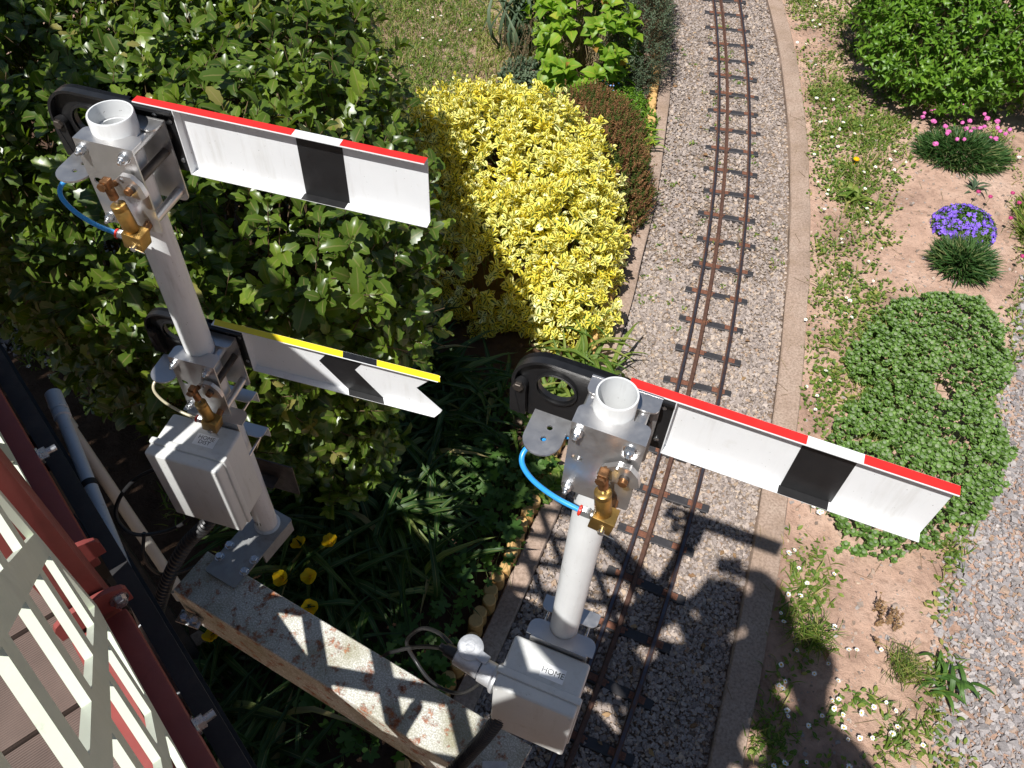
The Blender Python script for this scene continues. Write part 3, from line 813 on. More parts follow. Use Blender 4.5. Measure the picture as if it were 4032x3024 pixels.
def make_box(root, zt, lines, x0=-0.092, x1=0.082):
    """grey control box with its lid, label and clamp plates. zt = top"""
    H = 0.262; yb, yl, yf = -0.050, -0.128, -0.168
    bd = MB(); bd.span(x0 + 0.004, x1 - 0.004, yl, yb, zt - H + 0.004, zt - 0.004, 0.007, 3)
    b = bd.build('control_box', 'abs_grey', root, 40)
    ld = MB(); ld.span(x0 - 0.003, x1 + 0.003, yl - 0.012, yl + 0.004, zt - H - 0.003, zt + 0.003, 0.004, 2)
    ld.span(x0 + 0.001, x1 - 0.001, yf, yl - 0.010, zt - H + 0.001, zt - 0.001, 0.006, 3)
    ld.build('lid', 'abs_grey', b, 40)
    for x in (x0 + 0.010, x1 - 0.010):
        for z in (zt - 0.012, zt - H + 0.012):
            MB().lathe((x, yf + 0.0006, z), (0, -1, 0), [(0, 0.0046), (0.0012, 0.0046), (0.0012, 0.0032), (0.0004, 0.0028)], 12).build('lid_screw', 'abs_grey', b)
    lw, lh = 0.050, 0.030; cx, cy = 0.012, -0.098
    sg = MB(); sg.span(cx - lw / 2, cx + lw / 2, cy - lh / 2, cy + lh / 2, zt - 0.0045, zt - 0.0032); sg = sg.build('label_plate', 'label_white', b, None)
    text_obj(lines, 0.0172 if '\n' not in lines else 0.0138, b, (cx, cy, zt - 0.0030), (0, 0, 0))
    # mounting plate, folded top flange and rear clamps with studs
    mp = MB(); mp.plate(rrect(-0.058, 0.066, -H, 0.012, 0.004), [], (0, -0.046, zt), (1, 0, 0), (0, 0, 1), 0.003)
    mp.plate(notch_flange(-0.068, 0.076, -0.0443, -0.006, 0.0312, 0.020), [], (0, 0, zt + 0.0105), (1, 0, 0), (0, 1, 0), 0.003)
    mp.build('mounting_plate', 'aluminium', b, 30)
    for dz in (0.010, -0.13):
        cl = MB(); cl.plate(notch_flange(-0.058, 0.064, 0.050, 0.016, 0.0312, 0.014), [], (0, 0, zt + dz), (1, 0, 0), (0, 1, 0), 0.003)
        cl.span(-0.058, 0.064, 0.0485, 0.0515, zt + dz - 0.035, zt + dz - 0.0017)
        c = cl.build('clamp', 'aluminium', b, 30)
        for x in (-0.042, 0.048): MB().cyl((x, -0.044, zt + dz - 0.02), (x, 0.060, zt + dz - 0.02), 0.0032, seg=8).build('stud', 'zinc', c)
    return b

def make_signal(name, x, y, rz, zbase, ztop, label, collar=False):
    root = empty(name, (x * 0.82, y * 0.82, CAM_H - (CAM_H - zbase) * 0.82), rz, label, 'signal', 'semaphore signals on the rusty beam')
    root.scale = (0.82, 0.82, 0.82)
    h = ztop - zbase; pr = 0.0298
    pm = MB()
    ri = pr - 0.003
    pm.lathe((0, 0, 0.006), (0, 0, 1), [(0, pr), (h - 0.008, pr), (h - 0.006, pr - 0.0006), (h - 0.006, ri), (h - 0.14, ri), (h - 0.141, 0.0005)], 40)
    pole = pm.build('pole', 'pole_paint', root, 40)
    if collar:
        cm = MB(); R = 0.0362
        cm.lathe((0, 0, h - 0.022), (0, 0, 1), [(0.0, pr), (0, R - 0.002), (0.002, R), (0.048, R), (0.050, R - 0.001), (0.050, R - 0.0035), (0.012, R - 0.0045), (0.010, ri)], 40, caps=False)
        cm.build('socket_collar', 'pole_paint', root, 40)
    return root, h

# right-hand signal
SR, h = make_signal('semaphore_signal', 0.142, 0.69, math.radians(-19), 1.112, 2.333, 'semaphore signal with one red arm and a box lettered HOME above the track')
zb = 1.112
make_bracket(SR, 2.303 - zb)
make_arm(SR, 2.297 - zb, 0.455, 'stop', 0.076)
make_box(SR, 1.540 - zb, 'HOME')
# left-hand signal with two arms
SL, h = make_signal('semaphore_signal', -0.657, 1.109, math.radians(-13), 1.112, 2.398, 'tall two-armed semaphore signal in front of the leafy hedge, red arm over yellow', True)
make_bracket(SL, 2.400 - zb)
make_arm(SL, 2.418 - zb, 0.503, 'stop', 0.076)
make_bracket(SL, 1.873 - zb, 'clear_tube', 1)
make_arm(SL, 1.890 - zb, 0.510, 'caution', 0.076)
make_box(SL, 1.668 - zb, 'HOME\nDIST', -0.099, 0.079)
text_obj('010', 0.024, SL, (0.004, -0.0302, 0.052), (math.radians(90), 0, math.radians(14)), wrap=0.0302)
# dark back plate on the lower pole of the left signal
bp = MB(); bp.plate(rrect(-0.02, 0.085, 0.10, 0.235, 0.004), [], (0, 0.066, 0), (1, 0, 0), (0, 0, 1), 0.003); bp.span(-0.02, 0.034, 0.030, 0.066, 0.16, 0.163)
bp.build('back_plate', 'dark_steel', SL, 30)

simple('galvanised', (0.34, 0.345, 0.34), 0.5, 0.5, 0.15, 25, 0.2, 200, dirt=(0.22, 0.20, 0.17), dirt_amt=(0.5, 0.8))
# foot channels that carry the poles on the beam
BEAM_A = math.radians(-26.42)
for root in (SL, SR):
    rel = BEAM_A - root.rotation_euler.z; Rm = Matrix.Rotation(rel, 3, 'Z')
    fm = MB()
    near = -0.195 if root is SL else -0.085
    fm.plate(rrect(-0.052, 0.052, near, 0.046, 0.008), [], (0, 0, 0.003), (1, 0, 0), (0, 1, 0), 0.006)
    for s in (-1, 1): fm.span(s * 0.052, s * 0.046, -0.08, 0.040, -0.045, -0.0005)
    for v in fm.bm.verts: v.co = Rm @ v.co
    f = fm.build('foot_channel', 'galvanised' if 'galvanised' in MATS else 'cast_aluminium', root, 30)
    for (x, y) in (((-0.043, -0.105), (-0.043, -0.145), (0.043, -0.105), (0.043, -0.145)) if root is SL else ()):
        q = Rm @ Vector((x, y, 0.006)); bm_ = MB()
        bm_.lathe(q, (0, 0, 1), [(0, 0.013), (0.002, 0.013), (0.0022, 0.0105)], 18).lathe(q + Vector((0, 0, 0.0022)), (0, 0, 1), [(0, 0.0105), (0.008, 0.0105), (0.0095, 0.009)], 6)
        bm_.build('bolt', 'zinc', f, 35)
    wm = MB(); wm.lathe((0, 0, 0.0062), (0, 0, 1), [(0, 0.036), (0.004, 0.034), (0.006, 0.0301)], 28); wm.build('weld_collar', 'pole_paint', f, 40)

# ---------------------------------------------------------------- rusty beam
m, nt, p = newmat('rusty_paint')
n1 = noise(nt, 21, 9, 0.74); n2 = noise(nt, 60, 5); n3 = noise(nt, 7, 6); n4 = noise(nt, 240, 3)
c = ramp(nt, n3.outputs[0], [(0.3, lin('9a957c')), (0.44, lin('c2bfb3')), (0.58, lin('dcdbd6'))]).outputs[0]
c = mixc(nt, ramp(nt, n4.outputs[0], [(0.45, 0.5), (0.6, 0.0)]).outputs[0], c, lin('7c7a58'))
f = ramp(nt, n1.outputs[0], [(0.53, 0.0), (0.575, 0.6), (0.64, 1.0)]).outputs[0]
rc = ramp(nt, n2.outputs[0], [(0.3, lin('5a2c18')), (0.5, lin('9a5025')), (0.7, lin('bd7436'))]).outputs[0]
c = mixc(nt, f, c, rc)
nt.links.new(c, p.inputs['Base Color']); p.inputs['Roughness'].default_value = 0.75
ad = nt.nodes.new("ShaderNodeMath"); ad.operation = 'ADD'; nt.links.new(f, ad.inputs[0]); nt.links.new(n4.outputs[0], ad.inputs[1])
bump(nt, p, ad.outputs[0], 0.5, 0.004)
beam = empty('steel_beam', (-0.654 * 0.82, 0.945 * 0.82, CAM_H - 2.092 * 0.82), BEAM_A, 'rust-blotched white steel beam carrying both signals out from the bridge', 'beam')
beam.scale = (0.82, 0.82, 0.82)
bm_ = MB()
bm_.span(-0.165, 0.850, -0.132, 0.0, -0.008, 0.0, 0.002, 1)
bm_.span(-0.165, 0.850, -0.132, -0.124, -0.190, -0.0082, 0.001, 1)
bm_.span(-0.165, 0.850, -0.1238, -0.055, -0.190, -0.182, 0.001, 1)
bm_.build('channel', 'rusty_paint', beam, 30)
cl = MB(); cl.box((0.80, -0.095, 0.006), (0.06, 0.045, 0.008), Matrix.Rotation(0.5, 3, 'Z'), 0.002); cl.build('end_clamp', 'cast_aluminium', beam, 30)
cl = MB(); cl.box((-0.12, -0.152, -0.10), (0.07, 0.036, 0.008), Matrix.Rotation(0.2, 3, 'Z'), 0.002).cyl((-0.13, -0.158, -0.095), (-0.13, -0.158, -0.078), 0.010, seg=6).cyl((-0.10, -0.15, -0.095), (-0.10, -0.15, -0.078), 0.010, seg=6)
cl.build('end_clamp', 'zinc', beam, 30)
# ---------------------------------------------------------------- footbridge
simple('red_oxide', lin('86403b'), 0.5, 0.0, 0.1, 20, 0.08, 200, dirt=lin('6d2f2b'), dirt_amt=(0.6, 0.8))
simple('cream_paint', lin('ccd2c0'), 0.45, 0.0, 0.05, 18, 0.06, 260, dirt=lin('a5a892'), dirt_amt=(0.62, 0.8), dscale=40)
simple('girder_black', lin('2b2a2b'), 0.6, 0.2, 0.25, 20, 0.15, 150, dirt=lin('463f3a'), dirt_amt=(0.55, 0.8))
m, nt, p = newmat('deck_board')
tc = nt.nodes.new("ShaderNodeTexCoord")
wv = nt.nodes.new("ShaderNodeTexWave"); wv.wave_type = 'BANDS'; wv.bands_direction = 'X'; wv.inputs['Scale'].default_value = 95; wv.inputs['Distortion'].default_value = 0.6; wv.inputs['Detail'].default_value = 2
nt.links.new(tc.outputs['Object'], wv.inputs['Vector'])
n1 = noise(nt, 8, 6)
c = mixc(nt, wv.outputs['Fac'], lin('5f5049'), lin('6d5c54'))
c = mixc(nt, 1.0, c, ramp(nt, n1.outputs[0], [(0.3, 0.75), (0.7, 1.2)]).outputs[0], 'MULTIPLY')
nt.links.new(c, p.inputs['Base Color']); p.inputs['Roughness'].default_value = 0.75
bump(nt, p, wv.outputs['Fac'], 0.5, 0.002)

BR = math.radians(-47.1)
bridge = empty('footbridge', (-0.654, 0.525, 1.83), BR, 'footbridge with plank deck, dark red posts and cream lattice railing', 'footbridge')
bridge.scale = (1.19, 1.19, 1.19)
X0, X1, DW = -3.4, 2.9, -1.12
g = MB()
for y0 in (0.032, DW - 0.075):
    g.span(X0, X1, y0, y0 + 0.028, -0.050, -0.038); g.span(X0, X1, y0 + 0.004, y0 + 0.012, -0.235, -0.0502); g.span(X0, X1, y0, y0 + 0.028, -0.247, -0.2352)
g.build('girder', 'girder_black', bridge, 30)
j = MB()
for k in range(9):
    x = X0 + 0.3 + k * 0.72; j.span(x, x + 0.05, DW - 0.02, 0.031, -0.16, -0.029)
j.build('cross_bearer', 'girder_black', bridge, 30)
for x in (-0.62, 2.3):
    MB().span(x, x + 0.11, -0.02, 0.055, -1.545, -0.248, 0.004).build('column', 'girder_black', bridge, 30)
    MB().span(x, x + 0.11, DW - 0.07, DW - 0.02, -1.545, -0.248, 0.004).build('column', 'girder_black', bridge, 30)
pk = MB(); pk.span(-0.0695, 0.0695, DW + 0.01, -0.032, -0.028, 0.0, 0.004, 2); pk_me = pk.mesh('deck_plank', 'deck_board', 35)
x = X0 + 0.08; off = 0.013
x = -22 * 0.145 + off
while x < X1 - 0.05:
    o = link('deck_plank', pk_me, bridge); o.location = (x, 0, random.uniform(-.001, .001)); x += 0.145

def clip(poly, s0, s1, h0, h1):
    def cut(P, f, inter):
        out = []
        for i in range(len(P)):
            a, b = P[i - 1], P[i]
            if f(b):
                if not f(a): out.append(inter(a, b))
                out.append(b)
            elif f(a): out.append(inter(a, b))
        return out
    def ix(v): return lambda a, b: (v, a[1] + (b[1] - a[1]) * (v - a[0]) / (b[0] - a[0]))
    def iy(v): return lambda a, b: (a[0] + (b[0] - a[0]) * (v - a[1]) / (b[1] - a[1]), v)
    for f, i in ((lambda p: p[0] >= s0, ix(s0)), (lambda p: p[0] <= s1, ix(s1)), (lambda p: p[1] >= h0, iy(h0)), (lambda p: p[1] <= h1, iy(h1))):
        if len(poly) < 3: return []
        poly = cut(poly, f, i)
    return poly
def area(P): return abs(sum(P[i - 1][0] * P[i][1] - P[i][0] * P[i - 1][1] for i in range(len(P)))) / 2 if len(P) > 2 else 0
def lattice(x0, x1, h0, h1, shift=0.0):
    holes = []; fr = 0.018
    for i in range(-12, 16):
        for k in range(-14, 18):
            a0 = 0.195 + 0.175 * i; b0 = -0.117 + 0.1265 * k
            R = [(a0, b0), (a0 + 0.135, b0), (a0 + 0.135, b0 + 0.096), (a0, b0 + 0.096)]
            P = [(0.643 * a + 0.766 * b, 0.766 * a - 0.643 * b) for a, b in R]
            P = [(s + shift, h + 0.03) for s, h in P]
            P = clip(P, x0 + fr, x1 - fr, h0 + fr, h1 - fr)
            Q = []
            for q in P:
                if not Q or (abs(q[0] - Q[-1][0]) + abs(q[1] - Q[-1][1])) > 1e-4: Q.append(q)
            if len(Q) > 2 and (abs(Q[0][0] - Q[-1][0]) + abs(Q[0][1] - Q[-1][1])) < 1e-4: Q.pop()
            if area(Q) > 5e-4: holes.append(Q)
    return MB().plate([(x0, h0), (x1, h0), (x1, h1), (x0, h1)], holes, (0, 0, 0), (1, 0, 0), (0, 0, 1), 0.0085)
posts = [-2.92, -1.5, -0.045, 1.41, 2.8]
for side, y in ((1, 0.0), (-1, DW - 0.03)):
    for px in posts:
        pm = MB(); pm.span(px - 0.022, px + 0.038, y - 0.040, y + 0.022, -0.03, 0.850, 0.004)
        po = pm.build('post', 'red_oxide', bridge, 30)
        if side > 0:
            lg = MB()
            for s in (-1, 1):
                lg.plate([(-0.05, 0), (0.05, 0), (0.05, 0.02)] + [(0.0 + 0.05 * math.cos(t), 0.028 + 0.022 * math.sin(t)) for t in [math.pi * k / 8 for k in range(9)]] + [(-0.05, 0.02)], [], (px + s * 0.046, y - 0.005, 0.026), (0, 1, 0), (0, 0, 1), 0.008)
            lg.build('base_lug', 'red_oxide', po, 30)
            b = MB(); b.lathe((px + 0.050, y + 0.03, 0.045), (1, 0, 0), [(0, 0.013), (0.003, 0.013)], 16).lathe((px + 0.053, y + 0.03, 0.045), (1, 0, 0), [(0, 0.009), (0.008, 0.009)], 6); b.build('bolt', 'zinc', po, 30)
    for a, b in zip(posts[:-1], posts[1:]):
        lat = lattice(a + 0.050, b - 0.050, 0.060, 0.812)
        for v in lat.bm.verts: v.co.y += y
        lat.build('lattice_panel', 'cream_paint', bridge, None)
        rm = MB(); rm.span(a + 0.052, b - 0.052, y - 0.048, y + 0.030, -0.010, 0.020, 0.003); rm.span(a + 0.052, b - 0.052, y - 0.016, y - 0.0095, 0.0202, 0.075)
        rl = rm.build('bottom_rail', 'red_oxide', bridge, 30)
        if side > 0:
            for bx in ((-0.33, 0.21, 0.75, 1.25) if a < -0.5 or a > -0.5 else ()):
                if a + 0.06 < bx < b - 0.06:
                    bm_ = MB(); bm_.lathe((bx, y + 0.0302, 0.006), (0, 1, 0), [(0, 0.014), (0.003, 0.014)], 16).lathe((bx, y + 0.0332, 0.006), (0, 1, 0), [(0, 0.0105), (0.010, 0.0105)], 6).cyl((bx, y + 0.043, 0.006), (bx, y + 0.058, 0.006), 0.006, seg=10)
                    bm_.build('bolt', 'zinc', rl, 30)
    MB().span(X0 + 0.1, X1, y - 0.040, y + 0.022, 0.8505, 0.882, 0.006).build('top_rail', 'red_oxide', bridge, 30)

# ---------------------------------------------------------------- pipes, conduits, cables
simple('pvc_grey', lin('c3c7cc'), 0.4, 0.0, 0.06, 12, 0.05, 200, dirt=lin('5a5348'), dirt_amt=(0.6, 0.74), dscale=40)
simple('pvc_cream', lin('b3afa5'), 0.45, 0.0, 0.06, 12, 0.05, 200, dirt=lin('5a5348'), dirt_amt=(0.62, 0.76), dscale=40)
def at_base(name, p, label, cat, group=None):
    return empty(name, p, 0, label, cat, group)
A = Vector((-1.105, 1.170, 1.55)); B = Vector((-0.735, 0.668, 1.55)); d = (B - A).normalized()
w1 = at_base('waste_pipe', A, 'pale grey plastic pipe with a socket end under the dark girder', 'pipe', 'plastic pipes below the bridge')
MB().cyl((0, 0, 0), (B - A) * 1.6, 0.0150, seg=20).build('pipe', 'pvc_grey', w1)
MB().lathe(d * -0.030, d, [(0, 0.014), (0.002, 0.0195), (0.060, 0.0195), (0.062, 0.0165), (0.066, 0.0195), (0.085, 0.0195), (0.087, 0.0150)], 24).build('socket', 'pvc_grey', w1)
MB().lathe(d * 0.27, d, [(0, 0.0151), (0.0005, 0.0172), (0.016, 0.0172), (0.0165, 0.0151)], 20).build('clip_band', 'girder_black', w1)
A2 = Vector((-1.095, 1.150, 1.505)); B2 = Vector((-0.845, 0.905, 1.0)); d2 = (B2 - A2).normalized()
w2 = at_base('waste_pipe', A2, 'cream plastic pipe sloping down beside the end of the rusty beam', 'pipe', 'plastic pipes below the bridge')
MB().cyl((0, 0, 0), (B2 - A2) * 1.04, 0.0150, seg=20).build('pipe', 'pvc_cream', w2)
MB().tube([d * 0.02 + Vector((-0.02, 0.03, 0.045)), (-0.01, 0.018, 0.02), (0, 0, 0), d2 * 0.03], 0.019, 16, 4).build('elbow', 'pvc_cream', w2)
MB().lathe(d2 * 0.55, d2, [(0, 0.0152), (0, 0.021), (0.03, 0.021), (0.03, 0.0152)], 18).build('coupling', 'pvc_cream', w2)
SG = 0.82
def sg(p):
    return (p[0] * SG, p[1] * SG, CAM_H - (CAM_H - p[2]) * SG) if p[2] > 0.3 else p
def hose(name, pts, r, label, cat, ribs=0, mat='cable_black', group=None):
    pts = [sg(p) for p in pts]; r *= SG
    o = at_base(name, pts[0], label, cat, group); q = [Vector(p) - Vector(pts[0]) for p in pts]
    if ribs: mb = MB().tube(q, lambda t, i: r * (1.0 if i % 4 < 2 else 0.80), 14, ribs)
    else: mb = MB().tube(q, r, 8, 8)
    tag(mb.build('sleeve', mat, o, 50 if not ribs else 20)); return o
hose('corrugated_conduit', [(-0.691, 0.998, 1.42), (-0.735, 0.980, 1.34), (-0.813, 0.975, 1.23), (-0.875, 0.947, 1.12), (-0.915, 0.911, 1.03), (-0.945, 0.880, 0.95), (-0.985, 0.855, 0.82), (-1.03, 0.83, 0.5), (-1.06, 0.82, 0.02)], 0.019, 'thick black corrugated conduit dropping beside the end of the beam', 'conduit', 32)
hose('corrugated_conduit', [(0.035, 0.575, 1.36), (0.010, 0.556, 1.29), (-0.012, 0.543, 1.23), (-0.036, 0.527, 1.185), (-0.062, 0.506, 1.15), (-0.10, 0.47, 1.13), (-0.15, 0.42, 1.12), (-0.24, 0.36, 1.2), (-0.36, 0.30, 1.55), (-0.39, 0.28, 1.80)], 0.0175, 'grey-black corrugated conduit below the box lettered HOME', 'conduit', 32)
hose('cable', [(-0.765, 1.050, 1.50), (-0.835, 1.040, 1.485), (-0.912, 1.042, 1.42), (-0.962, 1.02, 1.36), (-0.97, 0.989, 1.32), (-0.941, 0.97, 1.28), (-0.897, 0.981, 1.26), (-0.834, 1.001, 1.27), (-0.775, 1.010, 1.34), (-0.74, 1.03, 1.42)], 0.0052, 'black cable looping from the box lettered HOME DIST', 'cable')
hose('cable', [(-0.91, 0.975, 1.275), (-0.929, 0.957, 1.2), (-0.928, 0.947, 1.14), (-0.908, 0.946, 1.1), (-0.87, 0.965, 1.075), (-0.82, 1.02, 1.02), (-0.80, 1.06, .8), (-0.82, 1.05, .04)], 0.0048, 'thin black cable hanging past the end of the rusty beam', 'cable')
hose('cable', [(-0.092, 0.678, 1.425), (-0.125, 0.715, 1.40), (-0.175, 0.763, 1.30), (-0.218, 0.776, 1.18), (-0.198, 0.753, 1.12), (-0.145, 0.697, 1.122), (-0.072, 0.665, 1.16), (-0.005, 0.665, 1.30), (0.035, 0.660, 1.40)], 0.0050, 'black cable curling round the cast metal connector', 'cable')
hose('cable', [(-0.095, 0.676, 1.41), (-0.166, 0.728, 1.28), (-0.239, 0.763, 1.15), (-0.30, 0.79, 1.0), (-0.35, 0.80, 0.7), (-0.38, 0.82, 0.04)], 0.0050, 'black cable falling from the cast metal connector into the bed', 'cable')
# cast metal connector at the left of the box lettered HOME
cn = empty('cable_connector', sg((-0.047, 0.665, 1.43)), math.radians(-19), 'cast aluminium plug connector with a round flap beside the box lettered HOME', 'connector')
cn.scale = (SG, SG, SG)
MB().lathe((-0.030, -0.018, 0), (1, -0.12, 0), [(0, 0.016), (0.003, 0.021), (0.060, 0.024), (0.062, 0.020)], 22).build('plug_body', 'cast_aluminium', cn, 35)
MB().lathe((0.032, -0.026, 0), (1, -0.12, 0), [(0, 0.020), (0.002, 0.026), (0.030, 0.027), (0.036, 0.034), (0.042, 0.034), (0.044, 0.010), (0.058, 0.010)], 24).build('socket_body', 'cast_aluminium', cn, 35)
fl = MB(); fl.lathe((-0.004, 0.000, 0.022), (0.05, -0.1, 1), [(0, 0.027), (0.001, 0.0285), (0.005, 0.0285), (0.0065, 0.026), (0.0066, 0.010), (0.0074, 0.009)], 26)
fl.box((0.030, -0.010, 0.024), (0.026, 0.022, 0.008), Matrix.Rotation(-0.25, 3, 'Z'), 0.002); fl.build('flap', 'cast_aluminium', cn, 35)
MB().lathe((-0.030, -0.018, 0), (-1, 0.10, 0), [(0, 0.0160), (0.002, 0.0155), (0.026, 0.0135), (0.027, 0.009), (0.040, 0.008)], 18).build('cable_gland', 'cable_black', cn, 35)

# ---------------------------------------------------------------- person on the bridge taking the picture
simple('skin', lin('c48f74'), 0.5, 0.0, 0.05, 30)
simple('shirt', lin('43506b'), 0.85, 0.0, 0.1, 60, 0.2, 300)
simple('trousers', lin('4a463e'), 0.85, 0.0, 0.1, 60, 0.2, 300)
simple('hair', lin('4b3a2c'), 0.6, 0.0, 0.2, 150, 0.5, 300)
simple('shoe', lin('2e2a27'), 0.6)
def figure(PO, Jt, label, palette, hands, fwd, rgt):
    """one standing figure grown from its joints; hands: (side, palm point, finger direction, spread axis)"""
    PO = Vector(PO); person = empty('person', PO, 0, label, 'person', 'people on the footbridge')
    bones = [('pelvis', 'waist'), ('waist', 'chest'), ('chest', 'neck0'), ('neck0', 'neck'), ('neck', 'skull'), ('skull', 'crown'), ('chest', 'rsh'), ('rsh', 'relb'), ('relb', 'rwri'), ('rwri', 'rpalm'), ('chest', 'lsh'), ('lsh', 'lelb'), ('lelb', 'lwri'), ('lwri', 'lpalm'), ('pelvis', 'rhip'), ('rhip', 'rknee'), ('rknee', 'rank'), ('rank', 'rtoe'), ('pelvis', 'lhip'), ('lhip', 'lknee'), ('lknee', 'lank'), ('lank', 'ltoe')]
    for s, dirn, side in hands:
        dv = Vector(dirn).normalized(); side = Vector(side).normalized(); base = Vector(Jt[s + 'palm'][:3])
        for k in range(4):
            p0 = base + dv * 0.028 + side * (0.024 - 0.016 * k); p1 = p0 + dv * (0.030 - 0.003 * abs(k - 1)); p2 = p1 + dv * 0.016 + Vector((0, -0.006, -0.014))
            Jt[f'{s}f{k}a'] = (*p0, .0095, .0095); Jt[f'{s}f{k}b'] = (*p1, .0088, .0088); Jt[f'{s}f{k}c'] = (*p2, .0075, .0075)
            bones += [(f'{s}palm', f'{s}f{k}a'), (f'{s}f{k}a', f'{s}f{k}b'), (f'{s}f{k}b', f'{s}f{k}c')]
        t0 = base + side * 0.030 - dv * 0.004; t1 = t0 + dv * 0.026 + side * 0.012
        Jt[f'{s}ta'] = (*t0, .011, .011); Jt[f'{s}tb'] = (*t1, .009, .009); bones += [(f'{s}palm', f'{s}ta'), (f'{s}ta', f'{s}tb')]
    names = list(Jt); me = bpy.data.meshes.new('skeleton'); me.from_pydata([Vector(Jt[n][:3]) - PO for n in names], [(names.index(a), names.index(b)) for a, b in bones], [])
    bm = bmesh.new(); bm.from_mesh(me); lay = bm.verts.layers.skin.verify(); bm.verts.ensure_lookup_table()
    for i, n in enumerate(names): bm.verts[i][lay].radius = Jt[n][3:5]; bm.verts[i][lay].use_root = (n == 'pelvis')
    bm.to_mesh(me); bm.free()
    tmp = bpy.data.objects.new('skeleton', me); COL.objects.link(tmp)
    tmp.modifiers.new('skin', 'SKIN').use_smooth_shade = True
    sub = tmp.modifiers.new('sub', 'SUBSURF'); sub.levels = 2; sub.render_levels = 2
    dg = bpy.context.evaluated_depsgraph_get(); bme = bpy.data.meshes.new_from_object(tmp.evaluated_get(dg)); bpy.data.objects.remove(tmp)
    bme.materials.clear()
    for mm in ('skin', palette[0], palette[1], 'shoe'): bme.materials.append(MATS[mm])
    for f in bme.polygons:
        q = f.center + PO; f.use_smooth = True
        head = (q - Vector(Jt['skull'][:3])).length < 0.16 and (q - Vector(Jt['neck0'][:3])).length > 0.075
        hand = (q - Vector(Jt['rpalm'][:3])).length < 0.15 or (q - Vector(Jt['lpalm'][:3])).length < 0.15
        f.material_index = 0 if (head or hand) else (3 if q.z < 1.905 else (2 if q.z < 2.78 else 1))
    link('body', bme, person)
    fwd = Vector(fwd).normalized(); rgt = Vector(rgt).normalized(); upv = rgt.cross(fwd).normalized(); hc = Vector(Jt['crown'][:3])
    hm = MB(); bmesh.ops.create_icosphere(hm.bm, subdivisions=3, radius=0.114)
    bmesh.ops.delete(hm.bm, geom=[v for v in hm.bm.verts if v.co.dot(fwd) > 0.045 and v.co.dot(upv) < 0.05], context='VERTS')
    for v in hm.bm.verts: v.co += hc - Vector((0, 0.01, 0.02)) - PO
    hm.build('hair', 'hair', person, 180)
    fc = Vector(Jt['skull'][:3]) - PO
    MB().lathe(fc + fwd * 0.088 - upv * 0.005, fwd - upv * 0.35, [(0, 0.016), (0.018, 0.012), (0.026, 0.004)], 10).build('nose', 'skin', person, 60)
    for s in (-1, 1):
        e = MB(); bmesh.ops.create_icosphere(e.bm, subdivisions=2, radius=0.011)
        for v in e.bm.verts: v.co += fc + fwd * 0.083 + rgt * 0.031 * s + upv * 0.022
        e.build('eye', 'label_white', person, 90)
        e = MB(); bmesh.ops.create_icosphere(e.bm, subdivisions=2, radius=0.026)
        for v in e.bm.verts: v.co = Vector((v.co.x * 0.45, v.co.y, v.co.z * 1.2)) + fc + rgt * 0.098 * s
        e.build('ear', 'skin', person, 90)
    mm = MB(); mm.box(fc + fwd * 0.086 - upv * 0.050, (0.044, 0.014, 0.009), Matrix((rgt, fwd, upv)).transposed(), 0.004); mm.build('mouth', 'red_oxide', person, 60)
figure((-0.17, -0.64, 1.832), {'pelvis': (-0.17, -0.66, 2.68, .195, .16), 'waist': (-0.17, -0.60, 2.86, .20, .165), 'chest': (-0.14, -0.50, 3.06, .215, .17), 'neck0': (-0.10, -0.42, 3.25, .090, .090), 'neck': (-0.115, -0.385, 3.32, .062, .062), 'skull': (-0.10, -0.335, 3.40, .095, .105), 'crown': (-0.10, -0.315, 3.46, .088, .095),
      'rsh': (0.16, -0.36, 3.13, .110, .110), 'relb': (0.205, -0.09, 3.06, .105, .105), 'rwri': (0.160, -0.045, 3.165, .046, .038), 'rpalm': (0.085, -0.055, 3.20, .038, .018),
      'lsh': (-0.38, -0.50, 3.14, .085, .085), 'lelb': (-0.43, -0.27, 2.96, .062, .062), 'lwri': (-0.135, -0.155, 3.11, .038, .032), 'lpalm': (-0.070, -0.12, 3.165, .038, .018),
      'rhip': (-0.06, -0.64, 2.62, .12, .12), 'rknee': (-0.03, -0.60, 2.24, .080, .080), 'rank': (-0.02, -0.66, 1.915, .050, .050), 'rtoe': (-0.03, -0.54, 1.870, .040, .028),
      'lhip': (-0.28, -0.68, 2.62, .12, .12), 'lknee': (-0.29, -0.65, 2.24, .080, .080), 'lank': (-0.31, -0.71, 1.915, .050, .050), 'ltoe': (-0.33, -0.59, 1.870, .040, .028)},
      'person in a blue shirt leaning over the bridge railing with a camera held out', ('shirt', 'trousers'), (('r', (-1, 0.12, 0.10), (0, 0, 1)), ('l', (0.35, 0.9, 0.25), (-0.93, 0.36, 0))), (0.2, 0.78, -0.60), (0.97, -0.25, 0))
simple('jacket', lin('5d5a52'), 0.9, 0.0, 0.1, 60, 0.2, 300)
